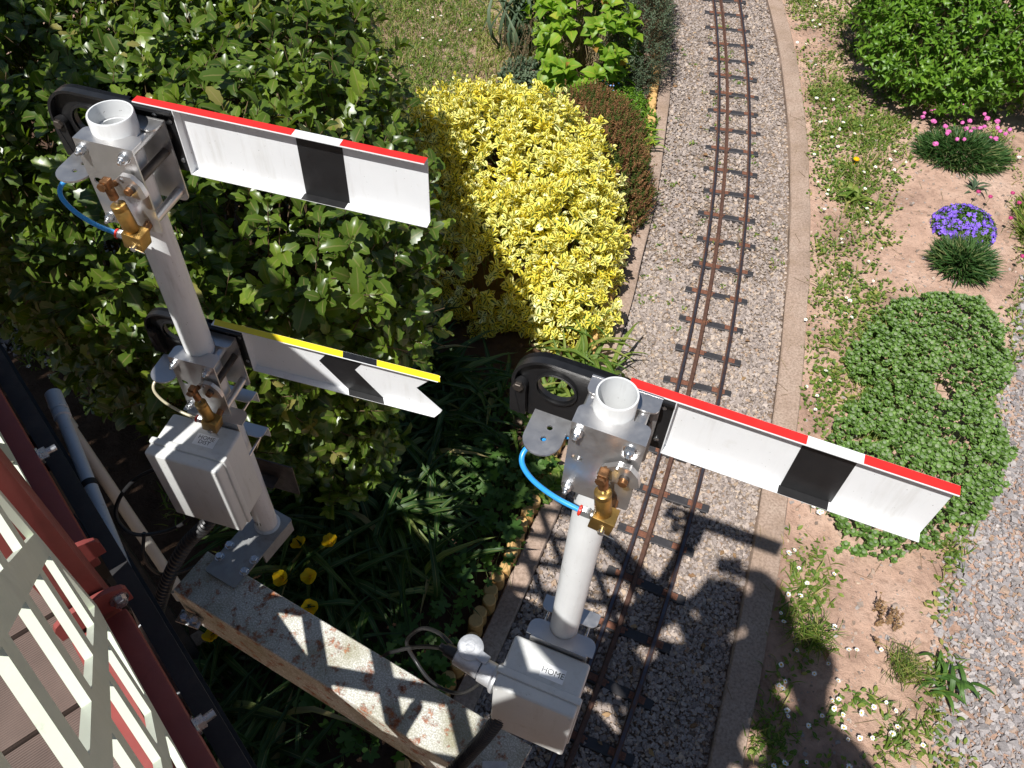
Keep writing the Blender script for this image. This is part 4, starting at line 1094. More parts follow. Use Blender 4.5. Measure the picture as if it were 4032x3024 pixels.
figure((0.33, -0.86, 1.832), {'pelvis': (0.33, -0.86, 2.68, .175, .14), 'waist': (0.32, -0.83, 2.86, .17, .14), 'chest': (0.30, -0.76, 3.05, .20, .15), 'neck0': (0.26, -0.67, 3.23, .080, .080), 'neck': (0.24, -0.62, 3.30, .060, .060), 'skull': (0.215, -0.56, 3.39, .100, .11), 'crown': (0.205, -0.54, 3.46, .092, .10),  # second figure, added out of view to fill out the ground shadow
      'rsh': (0.48, -0.86, 3.13, .080, .080), 'relb': (0.60, -0.78, 2.92, .056, .056), 'rwri': (0.47, -0.66, 2.905, .036, .032), 'rpalm': (0.42, -0.61, 2.905, .038, .018),
      'lsh': (0.16, -0.62, 3.13, .075, .075), 'lelb': (0.185, -0.44, 2.93, .052, .052), 'lwri': (0.25, -0.47, 2.905, .036, .032), 'lpalm': (0.29, -0.51, 2.905, .038, .018),
      'rhip': (0.41, -0.92, 2.62, .11, .11), 'rknee': (0.42, -0.90, 2.24, .075, .075), 'rank': (0.42, -0.95, 1.915, .050, .050), 'rtoe': (0.36, -0.84, 1.870, .040, .028),
      'lhip': (0.25, -0.78, 2.62, .11, .11), 'lknee': (0.24, -0.76, 2.24, .075, .075), 'lank': (0.23, -0.80, 1.915, .050, .050), 'ltoe': (0.17, -0.70, 1.870, .040, .028)},
      'added unseen person in a grey jacket with both hands on the bridge top rail', ('jacket', 'trousers'), (('r', (-0.7, 0.72, -0.05), (0.7, 0.7, 0)), ('l', (0.7, -0.72, -0.05), (0.7, 0.7, 0))), (-0.35, 0.75, -0.55), (0.90, 0.42, 0))
# the camera in their hands, behind the lens position
fw = Vector((0.0, 0.6249, -0.7807)); rt = Vector((1, 0, 0)); uv = rt.cross(fw)
hc_ = empty('compact_camera', Vector((0, 0, CAM_H)) - fw * 0.075, 0, 'black compact camera held out over the railing by the person', 'camera')
Rc = Matrix((rt, fw, uv)).transposed()
MB().box((0, 0, 0), (0.112, 0.036, 0.066), Rc, 0.006).build('camera_body', 'cable_black', hc_, 35)
MB().lathe(fw * 0.018, fw, [(0, 0.030), (0.028, 0.029), (0.030, 0.026)], 24).build('lens_barrel', 'cable_black', hc_, 35)
# ---------------------------------------------------------------- log edging
simple('log_wood', lin('a98048'), 0.7, 0.0, 0.18, 20, 0.3, 120, dirt=lin('8a5a30'), dirt_amt=(0.5, 0.75))
simple('log_end', lin('c7a066'), 0.75, 0.0, 0.15, 60, 0.3, 200, dirt=lin('a06f3d'), dirt_amt=(0.55, 0.75), dscale=60)
edging = empty('log_edging', (float(rail_r(1.0)) - 0.66, 1.0, 0.0), 0, 'upright golden half-log edging between the flower bed and kerb', 'edging')
E0 = Vector(edging.location); log_me = []
for k in range(6):
    rr = 0.026 + 0.002 * (k % 3); mb = MB(); prof = [(-0.06, rr), (0.095 + 0.012 * k % 0.03, rr), (0.100 + 0.012 * k % 0.03, rr - 0.004)]
    mb.lathe((0, 0, 0), (0.02 * (k - 2.5) / 3, 0, 1), prof, 14); me = mb.mesh('log', ['log_wood', 'log_end'], 40)
    for f in me.polygons:
        if f.normal.z > 0.6: f.material_index = 1
    log_me.append(me)
yy = 0.5; k = 0
while yy < 7.3:
    c = offset_pt(rail_r, np.array([yy]), kerb_left_d - 0.118)[0]
    o = link('log', log_me[random.randrange(6)], edging); o.location = (c[0] - E0.x + random.uniform(-.006, .006), c[1] - E0.y, random.uniform(-.012, .012)); o.rotation_euler = (random.uniform(-.06, .06), random.uniform(-.06, .06), random.uniform(0, 6)); yy += 0.054

# ---------------------------------------------------------------- foliage materials
foliage('hedge_leaf', [(0.0, (0.040, 0.075, 0.010)), (0.45, (0.085, 0.140, 0.016)), (0.8, (0.145, 0.215, 0.022)), (0.93, (0.20, 0.265, 0.03)), (1.0, (0.24, 0.17, 0.08))], 0.34, 0.55, 0.30, (0.95, 0.95, 0.22))
foliage('euonymus_leaf', [(0.0, (0.035, 0.095, 0.012)), (1.0, (0.12, 0.19, 0.025))], 0.36, 0.55, 0.28, (1.0, 0.95, 0.35), [(0.0, (0.72, 0.60, 0.06)), (0.35, (0.84, 0.76, 0.15)), (0.65, (0.88, 0.83, 0.30)), (1.0, (0.90, 0.88, 0.56))], (0.22, 0.34))
foliage('bush_leaf', [(0.0, (0.06, 0.13, 0.012)), (0.6, (0.12, 0.235, 0.02)), (1.0, (0.20, 0.32, 0.035))], 0.42, 0.45, 0.32)
foliage('heather_sprig', [(0.0, (0.035, 0.075, 0.014)), (0.42, (0.085, 0.115, 0.020)), (0.5, (0.17, 0.085, 0.035)), (1.0, (0.30, 0.145, 0.07))], 0.7, 0.2, 0.2, vein=False)
foliage('hydrangea_leaf', [(0.0, (0.12, 0.24, 0.02)), (0.8, (0.25, 0.37, 0.03)), (0.95, (0.36, 0.38, 0.05)), (1.0, (0.38, 0.20, 0.05))], 0.45, 0.4, 0.35)
foliage('hebe_leaf', [(0.0, (0.05, 0.085, 0.045)), (1.0, (0.13, 0.17, 0.10))], 0.55, 0.3, 0.2, (0.8, 0.9, 0.6))
foliage('grass_blade', [(0.0, (0.07, 0.13, 0.016)), (0.6, (0.14, 0.20, 0.03)), (0.85, (0.24, 0.25, 0.06)), (1.0, (0.40, 0.32, 0.14))], 0.55, 0.3, 0.3, vein=False)
foliage('weed_leaf', [(0.0, (0.07, 0.14, 0.018)), (0.5, (0.12, 0.19, 0.03)), (0.9, (0.21, 0.26, 0.05)), (1.0, (0.34, 0.28, 0.10))], 0.55, 0.3, 0.3)
foliage('strap_leaf', [(0.0, (0.022, 0.055, 0.012)), (0.7, (0.05, 0.105, 0.022)), (0.93, (0.13, 0.18, 0.04)), (1.0, (0.34, 0.28, 0.12))], 0.5, 0.35, 0.25)
foliage('geranium_leaf', [(0.0, (0.035, 0.09, 0.016)), (1.0, (0.10, 0.19, 0.035))], 0.5, 0.35, 0.3)
foliage('succulent_leaf', [(0.0, (0.085, 0.165, 0.03)), (0.6, (0.15, 0.26, 0.06)), (1.0, (0.22, 0.34, 0.085))], 0.5, 0.4, 0.18, vein=False)
foliage('succulent_heart', [(0.0, (0.16, 0.22, 0.11)), (0.7, (0.21, 0.26, 0.13)), (1.0, (0.36, 0.38, 0.04))], 0.55, 0.3, 0.1, vein=False)
foliage('thrift_blade', [(0.0, (0.025, 0.07, 0.018)), (0.8, (0.06, 0.125, 0.03)), (1.0, (0.22, 0.22, 0.09))], 0.5, 0.3, 0.2, vein=False)
foliage('twig', [(0.0, (0.06, 0.040, 0.022)), (1.0, (0.16, 0.11, 0.06))], 0.8, 0.2, 0.0, vein=False)
foliage('green_stem', [(0.0, (0.08, 0.14, 0.03)), (1.0, (0.18, 0.22, 0.07))], 0.6, 0.3, 0.1, vein=False)
foliage('dry_stem', [(0.0, (0.20, 0.13, 0.07)), (1.0, (0.42, 0.33, 0.20))], 0.8, 0.2, 0.1, vein=False)
simple('petal_white', (0.82, 0.82, 0.80), 0.6, 0.0, 0.03)
foliage('petal_yellow', [(0.0, (0.80, 0.56, 0.01)), (1.0, (0.80, 0.6, 0.02))], 0.5, 0.3, 0.4, (1.0, 0.9, 0.3), vein=False)
simple('daisy_eye', (0.70, 0.42, 0.02), 0.7, 0.0, 0.2)
simple('petal_pink', (0.62, 0.13, 0.38), 0.6, 0.0, 0.25, 300)
simple('petal_magenta', (0.45, 0.04, 0.16), 0.6, 0.0, 0.2, 300)
simple('petal_violet', (0.20, 0.10, 0.58), 0.55, 0.0, 0.2, 200)
simple('petal_blue', (0.20, 0.36, 0.75), 0.6)
simple('daisy_green', (0.07, 0.14, 0.03), 0.6)

OV = [leaf_tpl([0, 0.62, 1.0, 0.92, 0.55, 0], f, c, w, 0.0) for f, c, w in ((0.25, 0.25, 0.26), (0.45, 0.4, 0.24), (0.15, 0.5, 0.28))]
SERR = [leaf_tpl([0, 0.70, 0.95, 1.0, 0.90, 0.62, 0], f, c, w, 0.12) for f, c, w in ((0.30, 0.3, 0.27), (0.5, 0.55, 0.25), (0.12, 0.2, 0.29))]
SERR_HI = [leaf_tpl([0, 0.52, 0.74, 0.90, 1.0, 1.02, 0.98, 0.90, 0.76, 0.58, 0.34, 0], f, c, w, 0.13) for f, c, w in ((0.30, 0.3, 0.27), (0.5, 0.55, 0.25), (0.12, 0.2, 0.29))]
SMALL = [leaf_tpl([0, 1.0, 0.8, 0], 0.3, 0.3, 0.25), leaf_tpl([0, 0.9, 0.9, 0], 0.1, 0.1, 0.30)]
NEEDLE = [leaf_tpl([0, 1.0, 0], 0.3, 0.0, 0.12)]
BLADE = [leaf_tpl([0.8, 1.0, 0.7, 0], 0.3, 0.5, 0.045), leaf_tpl([0.8, 1.0, 0.7, 0], 0.2, 0.9, 0.040)]
STRAP = [leaf_tpl([0.7, 0.95, 1.0, 1.0, 0.95, 0.85, 0.65, 0.35, 0], 0.35, c, 0.035) for c in (0.9, 1.5, 2.1)]
UP = np.array([0, 0, 1.0])
def up_n(n): return np.tile(UP, (n, 1))

def plant(name, base, label, cat, group=None): return empty(name, base, 0, label, cat, group)
def rel(P, o): return P - np.array(o.location)

def leafy(root, P, D, N, S, tpl, mat, tpl_hi=None, count=300, rnd=None, part='leaf', rest='foliage'):
    """the leaves showing largest become parts, the rest one mass"""
    rnd = RNG.random(len(P)) if rnd is None else rnd
    sc = seen_score(P, norm(N), S); o = np.argsort(-sc); a, b = o[:count], o[count:]; L = rel(P, root)
    if count: place_leaves(part, tpl_hi or tpl, L[a], D[a], N[a], S[a], rnd[a], mat, root, count)
    scatter(rest, tpl, L[b], D[b], N[b], S[b], mat, root, rnd[b])

# ---------------------------------------------------------------- evergreen hedge
HP = [(-0.33, 1.96), (-0.33, 1.74), (-0.46, 1.50), (-0.72, 1.44), (-0.98, 1.46), (-1.25, 1.60), (-1.58, 1.80), (-2.2, 2.25), (-2.7, 3.3), (-2.3, 3.8), (-1.05, 3.8), (-0.66, 3.2), (-0.58, 2.80), (-0.44, 2.35)]
def hedge_f(P):
    q0 = poly_sdf(HP, P[:, :2]) + (0.22 * np.clip(1.15 - P[:, 2], 0, 1.2)); q1 = P[:, 2] - 1.70; r = 0.30
    a = np.maximum(q0 + r, 0); b = np.maximum(q1 + r, 0)
    return np.sqrt(a * a + b * b) + np.minimum(np.maximum(q0, q1) + r, 0) - r + 0.085 * smooth_noise(P, 5.0, 31) + 0.045 * smooth_noise(P, 12, 32)
hedge = plant('evergreen_hedge', (-1.3, 2.4, 0.03), 'large glossy toothed-leaf evergreen hedge behind the two-armed signal', 'hedge')
P, N, F = sample_shell(hedge_f, (-2.9, 1.1, 0.15), (0.1, 4.0, 1.95), 5200, 0.34, 1.1, 41)
r = np.random.default_rng(42)
T = norm(N * 0.55 + UP * 0.60 + r.normal(0, 0.34, P.shape)); L = r.uniform(0.05, 0.12, len(P)); L[r.random(len(P)) < 0.06] *= 1.9
p, d, n, s, ident = shoots(P, T, L, 7, 0.070, (-0.2, 0.95), 43, 0.30)
n = norm(n) + np.array([-0.16, -0.30, 0.45])
base = np.clip(r.beta(2, 2.6, len(P)), 0, 1); rn = np.clip(base[ident] * 0.75 + r.normal(0.06, 0.10, len(p)) + 0.10 * (s < 0.045), 0.02, 0.92)
young = (r.random(len(P)) < 0.07)[ident] & (s < 0.05); rn = np.where(young, 0.97, rn)
s = s * np.where(r.random(len(p)) < 0.12, 1.35, 1.0)
leafy(hedge, p, d, n, s, SERR, 'hedge_leaf', SERR_HI, 300, rn)
stems('twigs', rel(P - T * 0.10, hedge), rel(P + T * L[:, None], hedge), 0.0022, 'twig', hedge)
tb = r.uniform((-2.0, 2.2, 0), (-1.0, 3.1, 0.01), (60, 3)); tt = tb + np.stack([r.normal(0, 0.14, 60), r.normal(0, 0.14, 60), r.uniform(0.8, 1.3, 60)], 1)
stems('trunks', rel(tb, hedge), rel(tt, hedge), 0.014, 'twig', hedge)

# ---------------------------------------------------------------- golden variegated shrub
gold_f0 = ellipsoids([((-0.20, 3.88, 0.24), (0.64, 0.52, 0.46)), ((0.19, 3.42, 0.18), (0.38, 0.54, 0.44)), ((0.25, 2.98, 0.12), (0.21, 0.24, 0.26)), ((-0.16, 3.20, 0.12), (0.42, 0.42, 0.38))], 0.10)
gold_f = lambda P: gold_f0(P) + 0.06 * smooth_noise(P, 8, 51) + 0.04 * smooth_noise(P, 20, 52)
gold = plant('variegated_shrub', (0.0, 3.5, 0.03), 'mounded shrub with bright yellow and green variegated leaves beside log edging', 'shrub')
P, N, F = sample_shell(gold_f, (-1.05, 2.6, 0.03), (0.75, 4.6, 0.9), 3000, 0.20, 1.0, 53)
r = np.random.default_rng(54)
T = norm(N * 0.5 + UP * 0.75 + r.normal(0, 0.28, P.shape)); L = r.uniform(0.03, 0.075, len(P)); L[(r.random(len(P)) < 0.10) & (N[:, 2] > 0.4)] *= 2.1
p, d, n, s, ident = shoots(P, T, L, 7, 0.046, (0.0, 1.10), 55, 0.28)
sh = np.clip(1 + F / 0.16, 0, 1)
rn = np.clip((r.normal(0.42, 0.22, len(P)))[ident] + r.normal(0, 0.14, len(p)), 0, 1)
s = s * r.uniform(0.75, 1.25, len(P))[ident]
EUO = [leaf_tpl([0, 0.66, 1.0, 0.94, 0.55, 0], f, c, w, 0.0) for f, c, w in ((0.30, 0.25, 0.31), (0.5, 0.4, 0.29), (0.2, 0.5, 0.33))]
leafy(gold, p, d, n, s, EUO, 'euonymus_leaf', None, 300, rn)
stems('twigs', rel(P - T * 0.08, gold), rel(P + T * L[:, None], gold), 0.0016, 'green_stem', gold)

# ---------------------------------------------------------------- brown heather
hea_f0 = ellipsoids([((0.50, 4.12, 0.05), (0.24, 0.54, 0.31)), ((0.36, 4.55, 0.05), (0.32, 0.34, 0.29))], 0.1)
hea_f = lambda P: hea_f0(P) + 0.03 * smooth_noise(P, 9, 61)
hea = plant('heather', (0.45, 4.2, 0.03), 'low heather with faded brown flower spikes hanging over log edging', 'heather')
P, N, F = sample_shell(hea_f, (-0.05, 3.4, 0.03), (0.88, 5.0, 0.45), 3600, 0.10, 1.0, 62)
r = np.random.default_rng(63); T = norm(N * 0.45 + UP * 0.8 + r.normal(0, 0.25, P.shape)); L = r.uniform(0.04, 0.09, len(P))
p, d, n, s, ident = shoots(P, T, L, 16, 0.016, (0.5, 0.9), 64, 0.3)
rn = np.clip((r.random(len(P)) * 0.75)[ident] + 0.25 * (r.random(len(p))), 0, 1)
scatter('sprigs', [leaf_tpl([0, 1.0, 0], 0.3, 0.0, 0.30)], rel(p, hea), d, n, s, 'heather_sprig', hea, rn)

# ---------------------------------------------------------------- lime hydrangea
hyd_f0 = ellipsoids([((0.34, 5.20, 0.32), (0.30, 0.36, 0.36)), ((0.30, 5.65, 0.35), (0.34, 0.4, 0.4))], 0.1)
hyd = plant('hydrangea', (0.33, 5.3, 0.03), 'broad-leaved lime green hydrangea behind the heather', 'shrub')
P, N, F = sample_shell(lambda P: hyd_f0(P) + 0.05 * smooth_noise(P, 7, 71), (-0.1, 4.7, 0.12), (0.75, 6.1, 0.85), 190, 0.16, 1.0, 72)
r = np.random.default_rng(73); T = norm(N * 0.4 + UP * 0.9 + r.normal(0, 0.2, P.shape)); L = r.uniform(0.02, 0.06, len(P))
p, d, n, s, ident = shoots(P, T, L, 6, 0.105, (-0.1, 0.75), 74, 0.25)
HYD = [leaf_tpl([0, 0.62, 0.95, 1.0, 0.72, 0.36, 0], f, c, w) for f, c, w in ((0.35, 0.5, 0.33), (0.2, 0.7, 0.35))]
leafy(hyd, p, d, n, s, HYD, 'hydrangea_leaf', None, 260, np.clip(r.beta(2, 3, len(p)) + (r.random(len(p)) < 0.04) * 0.5, 0, 1))
stems('stalks', rel(np.stack([r.normal(0.33, .08, 190), r.normal(5.35, .12, 190), np.full(190, 0.03)], 1), hyd), rel(P + T * L[:, None], hyd), 0.003, 'dry_stem', hyd)

# ---------------------------------------------------------------- grey-green lavender bush
heb_f0 = ellipsoids([((0.68, 5.45, 0.28), (0.22, 0.46, 0.40)), ((0.66, 6.0, 0.3), (0.28, 0.5, 0.45))], 0.1)
heb = plant('lavender_bush', (0.78, 5.5, 0.03), 'grey-green fine-leaved bush leaning over the kerb beside the ballast', 'shrub')
P, N, F = sample_shell(lambda P: heb_f0(P) + 0.04 * smooth_noise(P, 9, 81), (0.3, 4.8, 0.04), (1.05, 6.6, 0.85), 2600, 0.14, 1.0, 82)
r = np.random.default_rng(83); T = norm(N * 0.7 + UP * 0.6 + r.normal(0, 0.25, P.shape)); L = r.uniform(0.05, 0.10, len(P))
p, d, n, s, ident = shoots(P, T, L, 10, 0.026, (0.35, 1.0), 84, 0.25)
scatter('foliage', [leaf_tpl([0, 1.0, 0.8, 0], 0.2, 0.1, 0.14)], rel(p, heb), d, n, s, 'hebe_leaf', heb)
stems('twigs', rel(P - T * 0.06, heb), rel(P + T * L[:, None], heb), 0.0015, 'twig', heb)

# ---------------------------------------------------------------- big green bush on the right
bus_f0 = ellipsoids([((2.95, 5.72, 0.62), (0.72, 0.78, 0.52)), ((2.70, 5.32, 0.42), (0.46, 0.42, 0.34)), ((3.35, 5.40, 0.50), (0.55, 0.5, 0.42))], 0.12)
bus = plant('green_bush', (2.95, 5.7, 0.03), 'dense bright green pointed-leaf bush growing behind the pink thrift', 'bush')
P, N, F = sample_shell(lambda P: bus_f0(P) + 0.06 * smooth_noise(P, 6, 91) + 0.03 * smooth_noise(P, 15, 92), (2.0, 4.7, 0.10), (3.9, 6.7, 1.3), 3000, 0.20, 1.1, 93)
r = np.random.default_rng(94); T = norm(N * 0.6 + UP * 0.6 + r.normal(0, 0.28, P.shape)); L = r.uniform(0.06, 0.13, len(P))
p, d, n, s, ident = shoots(P, T, L, 8, 0.066, (-0.05, 0.95), 95, 0.25)
PTD = [leaf_tpl([0, 0.8, 1.0, 0.72, 0.34, 0], f, c, w) for f, c, w in ((0.4, 0.4, 0.20), (0.25, 0.7, 0.22))]
leafy(bus, p, d, n, s, PTD, 'bush_leaf', None, 300, np.clip((r.random(len(P)) * 0.5)[ident] + r.random(len(p)) * 0.5, 0, 1))
stems('twigs', rel(P - T * 0.12, bus), rel(P + T * L[:, None], bus), 0.002, 'twig', bus)
tb = r.normal((2.95, 5.65, 0.0), (0.22, 0.2, 0.0), (24, 3)); tt = tb + np.stack([r.normal(0, .3, 24), r.normal(0, .3, 24), r.uniform(.4, .8, 24)], 1)
stems('trunks', rel(tb, bus), rel(tt, bus), 0.010, 'twig', bus)

# ---------------------------------------------------------------- succulent patch: rosettes
SP = np.array([(1.99, 3.25), (2.16, 3.32), (2.3, 3.34), (2.51, 3.31), (2.57, 3.17), (2.54, 2.86), (2.43, 2.67), (2.33, 2.54), (2.36, 2.36), (2.27, 2.13), (2.18, 1.99), (2.04, 1.86), (1.97, 1.86), (1.86, 1.77), (1.8, 1.73), (1.69, 1.72), (1.61, 1.7), (1.55, 1.76), (1.43, 1.81), (1.41, 1.91), (1.39, 1.98), (1.50, 2.20), (1.53, 2.35), (1.55, 2.4), (1.67, 2.53), (1.75, 2.62), (1.71, 2.67), (1.66, 2.77), (1.68, 2.84), (1.89, 3.11)])
suc = plant('succulent_patch', (2.0, 2.5, 0.03), 'spreading patch of pale green fleshy rosettes beside the gravel path', 'ground cover')
r = np.random.default_rng(101); C = []
cand = r.uniform((1.3, 1.7), (2.65, 3.4), (60000, 2)); cand = cand[poly_sdf(SP, cand) + 0.035 * smooth_noise(np.c_[cand, cand[:, 0] * 0], 14, 102) + 0.02 * smooth_noise(np.c_[cand, cand[:, 0] * 0], 40, 103) < 0.0]
gap = (np.hypot((cand[:, 0] - 2.09) / 0.055, (cand[:, 1] - 2.60) / 0.075) > 1) & (np.hypot((cand[:, 0] - 1.66) / 0.08, (cand[:, 1] - 2.27) / 0.03) > 1)
cand = cand[gap]; grid = {}
for q in cand:
    ci = (int(q[0] / 0.03), int(q[1] / 0.03)); ok = True
    for a in (-1, 0, 1):
        for b in (-1, 0, 1):
            for t in grid.get((ci[0] + a, ci[1] + b), ()):
                if (t[0] - q[0]) ** 2 + (t[1] - q[1]) ** 2 < 0.0262 ** 2: ok = False
    if ok: grid.setdefault(ci, []).append(q); C.append(q)
C = np.array(C)
edge_d = -poly_sdf(SP, C); hz = 0.02 + 0.095 * np.clip(edge_d / 0.16, 0, 1) ** 0.6 + 0.03 * smooth_noise(np.c_[C, C[:, 0] * 0], 9, 7)
CP = np.c_[C, ground_z(C[:, 0], C[:, 1]) + np.maximum(hz + r.normal(0, 0.009, len(C)), 0.008)]
def rosette(seed):
    r = np.random.default_rng(seed); V, T, R, E, M = [], [], [], [], []
    tv, te, tt = leaf_tpl([0.45, 0.95, 1.0, 0], 0.5, -0.5, 0.33); off = 0
    for ring, (n, el, L, z) in enumerate(((6, 0.15, 1.0, -0.35), (6, 0.55, 0.86, -0.15), (5, 0.95, 0.62, 0.02))):
        for k in range(n):
            a = 2 * math.pi * (k + 0.5 * ring) / n + r.normal(0, 0.15); e = el + r.normal(0, 0.12)
            D = np.array([[math.cos(a) * math.cos(e), math.sin(a) * math.cos(e), math.sin(e)]]); Nn = UP[None] - D * D[:, 2:3]
            Fm = frames(D, Nn)[0]; v = (tv * 0.021 * L * r.uniform(0.85, 1.15)) @ Fm + np.array([0, 0, z * 0.02])
            V.append(v); T.append(tt + off); off += len(tv); R.append(np.full(len(tv), np.clip(r.normal(0.45, 0.25), 0, 1))); E.append(te); M += [0] * len(tt)
    c = [(math.cos(a) * 0.0075, math.sin(a) * 0.0075, 0.010) for a in np.linspace(0, 6.28, 9)[:-1]]; V.append(np.array(c + [(0, 0, 0.0135)])); T.append(np.array([(k, (k + 1) % 8, 8) for k in range(8)]) + off); R.append(np.full(9, r.random())); E.append(np.ones(9)); M += [1] * 8
    return np.concatenate(V), np.concatenate(T), np.concatenate(R), np.concatenate(E), np.array(M)
ros = [rosette(200 + k) for k in range(8)]; ros_me = []
for v, t, rr, e, mi in ros:
    me = array_mesh('rosette', v, t, 'succulent_leaf', rr, e); me.materials.append(MATS['succulent_heart']); me.polygons.foreach_set('material_index', mi.astype(np.int32)); ros_me.append(me)
sc = seen_score(CP, up_n(len(CP)), np.full(len(CP), 0.03)); order = np.argsort(-sc); rest = []
for i, k in enumerate(order):
    tilt = norm(np.array([r.normal(0, 0.25), r.normal(0, 0.25), 1.0])); s = r.uniform(0.8, 1.35); az = r.random() * 6.28; v = r.integers(0, 8)
    Mx = Matrix.Translation(Vector(CP[k] - np.array(suc.location))) @ Vector(tilt).to_track_quat('Z', 'Y').to_matrix().to_4x4() @ Matrix.Rotation(az, 4, 'Z') @ Matrix.Diagonal((s, s, s, 1))
    if i < 300: o = link('rosette', ros_me[v], suc); o.matrix_local = Mx
    else: rest.append((v, np.array(Mx)))
VV, TT, RR, EE, MM = [], [], [], [], []; off = 0
for v, Mx in rest:
    a, t, rr, e, mi = ros[v]; VV.append(a @ Mx[:3, :3].T + Mx[:3, 3]); TT.append(t + off); off += len(a); RR.append(rr); EE.append(e); MM.append(mi)
me = array_mesh('rosettes', np.concatenate(VV), np.concatenate(TT), 'succulent_leaf', np.concatenate(RR), np.concatenate(EE)); me.materials.append(MATS['succulent_heart']); me.polygons.foreach_set('material_index', np.concatenate(MM).astype(np.int32))
tag(link('rosettes', me, suc), kind='stuff')
k = np.where(r.random(len(CP)) < 0.8)[0]
stems('stalks', rel(np.c_[CP[k, :2], CP[k, 2] - 0.06], suc), rel(CP[k], suc), 0.004, 'green_stem', suc)
tb = np.c_[r.uniform(2.03, 2.13, 22), r.uniform(2.53, 2.68, 22), r.uniform(0.03, 0.05, 22)]
stems('dry_stalks', rel(tb, suc), rel(tb + r.normal(0, 0.05, (22, 3)) * np.array([1, 1, 0.3]), suc), 0.0022, 'dry_stem', suc)

# ---------------------------------------------------------------- thrift, campanula, tuft
def tuft(root, c, rad, h, n, length, mat='thrift_blade', seed=1, part='blades', wid=1.0):
    r = np.random.default_rng(seed); a = r.random(n) * 6.28; q = np.sqrt(r.random(n)); P = np.stack([c[0] + rad[0] * q * np.cos(a), c[1] + rad[1] * q * np.sin(a), np.full(n, c[2])], 1)
    P[:, 2] += h * (1 - q ** 2)
    D = np.stack([np.cos(a) * (0.25 + q), np.sin(a) * (0.25 + q), r.uniform(0.5, 1.3, n)], 1) + r.normal(0, 0.25, (n, 3)); S = length * r.uniform(0.7, 1.25, n)
    scatter(part, [(t[0] * np.array([wid, 1, 1]), t[1], t[2]) for t in BLADE], rel(P, root), D, up_n(n) + r.normal(0, 0.4, (n, 3)), S, mat, root)
thr = plant('thrift', (2.80, 4.68, 0.03), 'round grassy cushion of thrift dotted with pink pompom flowers', 'flowers')
tuft(thr, (2.80, 4.66, 0.03), (0.27, 0.17), 0.09, 2600, 0.095, seed=111)
pm = MB(); rr_ = random.Random(5); bmesh.ops.create_icosphere(pm.bm, subdivisions=2, radius=0.016)
for v in pm.bm.verts: v.co *= rr_.uniform(0.78, 1.15); v.co.z *= 0.8
pom = pm.mesh('flower_head', 'petal_pink', None)
st = MB(); st.cyl((0, 0, -0.17), (0, 0, -0.008), 0.0014, 0.0011, seg=5); stem_me = st.mesh('flower_stem', 'green_stem', 40)
for (x, y) in [(2.56, 4.88), (2.65, 4.96), (2.65, 5.01), (2.59, 4.94), (2.77, 5.04), (2.76, 4.98), (2.72, 4.92), (2.8, 4.97), (2.84, 4.99), (2.89, 5.03), (2.92, 4.99), (2.97, 4.93), (2.99, 4.91), (2.6, 4.8), (2.66, 4.75), (2.8, 4.83), (2.81, 4.77), (2.84, 4.83), (2.87, 4.79), (2.68, 4.72), (2.81, 4.71), (2.75, 4.63), (2.55, 4.56), (2.9, 4.78), (2.94, 4.81), (3.02, 4.84), (3.02, 4.8), (3.03, 4.77), (2.95, 4.7), (2.96, 4.66), (3.11, 4.81), (3.04, 4.72), (2.7, 4.62), (2.65, 4.67)]:
    o = link('flower_head', pom, thr); o.location = (x - 2.80, y - 4.68, 0.155 + random.uniform(-.02, .025)); k = random.uniform(.75, 1.15); o.scale = (k, k, k); o.rotation_euler = (random.uniform(-.3, .3), random.uniform(-.3, .3), random.uniform(0, 6))
    s_ = link('flower_stem', stem_me, o)
cam_ = plant('campanula', (2.60, 3.90, 0.03), 'dense dome of violet bellflowers beside a green tuft', 'flowers')
r = np.random.default_rng(121)
cf = ellipsoids([((2.60, 3.92, 0.03), (0.175, 0.165, 0.135))])
P, N, F = sample_shell(cf, (2.38, 3.7, 0.03), (2.82, 4.12, 0.2), 1500, 0.05, 1.0, 122)
T = norm(N + UP * 0.4 + r.normal(0, 0.3, P.shape)); p, d, n, s, ident = shoots(P, T, 0.015, 5, 0.022, (0, .9), 123)
scatter('foliage', SMALL, rel(p, cam_), d, n, s, 'geranium_leaf', cam_)
fl = MB()
for k in range(5):
    a = 2 * math.pi * k / 5; u = Vector((math.cos(a), math.sin(a), 0)); w = Vector((-math.sin(a), math.cos(a), 0))
    vs = [fl.bm.verts.new(q) for q in (Vector((0, 0, 0)), u * 0.007 + w * 0.0052 + Vector((0, 0, .004)), u * 0.0145 + Vector((0, 0, .0055)), u * 0.007 - w * 0.0052 + Vector((0, 0, .004)))]; fl.bm.faces.new(vs)
fl_me = fl.mesh('flower', 'petal_violet', None)
P, N, F = sample_shell(cf, (2.38, 3.72, 0.05), (2.82, 4.12, 0.2), 290, 0.008, 0.2, 124)
for q, nn in zip(P, N):
    o = link('flower', fl_me, cam_); o.location = Vector(q + nn * 0.014 - np.array(cam_.location)); k = random.uniform(.8, 1.4); o.scale = (k, k, k)
    o.rotation_euler = Vector(nn + np.random.default_rng(int(q[0] * 1e5)).normal(0, .3, 3)).to_track_quat('Z', 'Y').to_euler()
tft = plant('thrift_tuft', (2.50, 3.60, 0.03), 'spiky green grassy tuft without flowers at the foot of violet bellflowers', 'plant')
tuft(tft, (2.50, 3.60, 0.03), (0.13, 0.11), 0.06, 1100, 0.115, seed=131)
r = np.random.default_rng(132); q = np.stack([2.50 + r.normal(0, .05, 26), 3.62 + r.normal(0, .04, 26), np.full(26, .08)], 1); e = q + np.stack([r.normal(.05, .05, 26), r.normal(.10, .04, 26), r.uniform(.10, .2, 26)], 1)
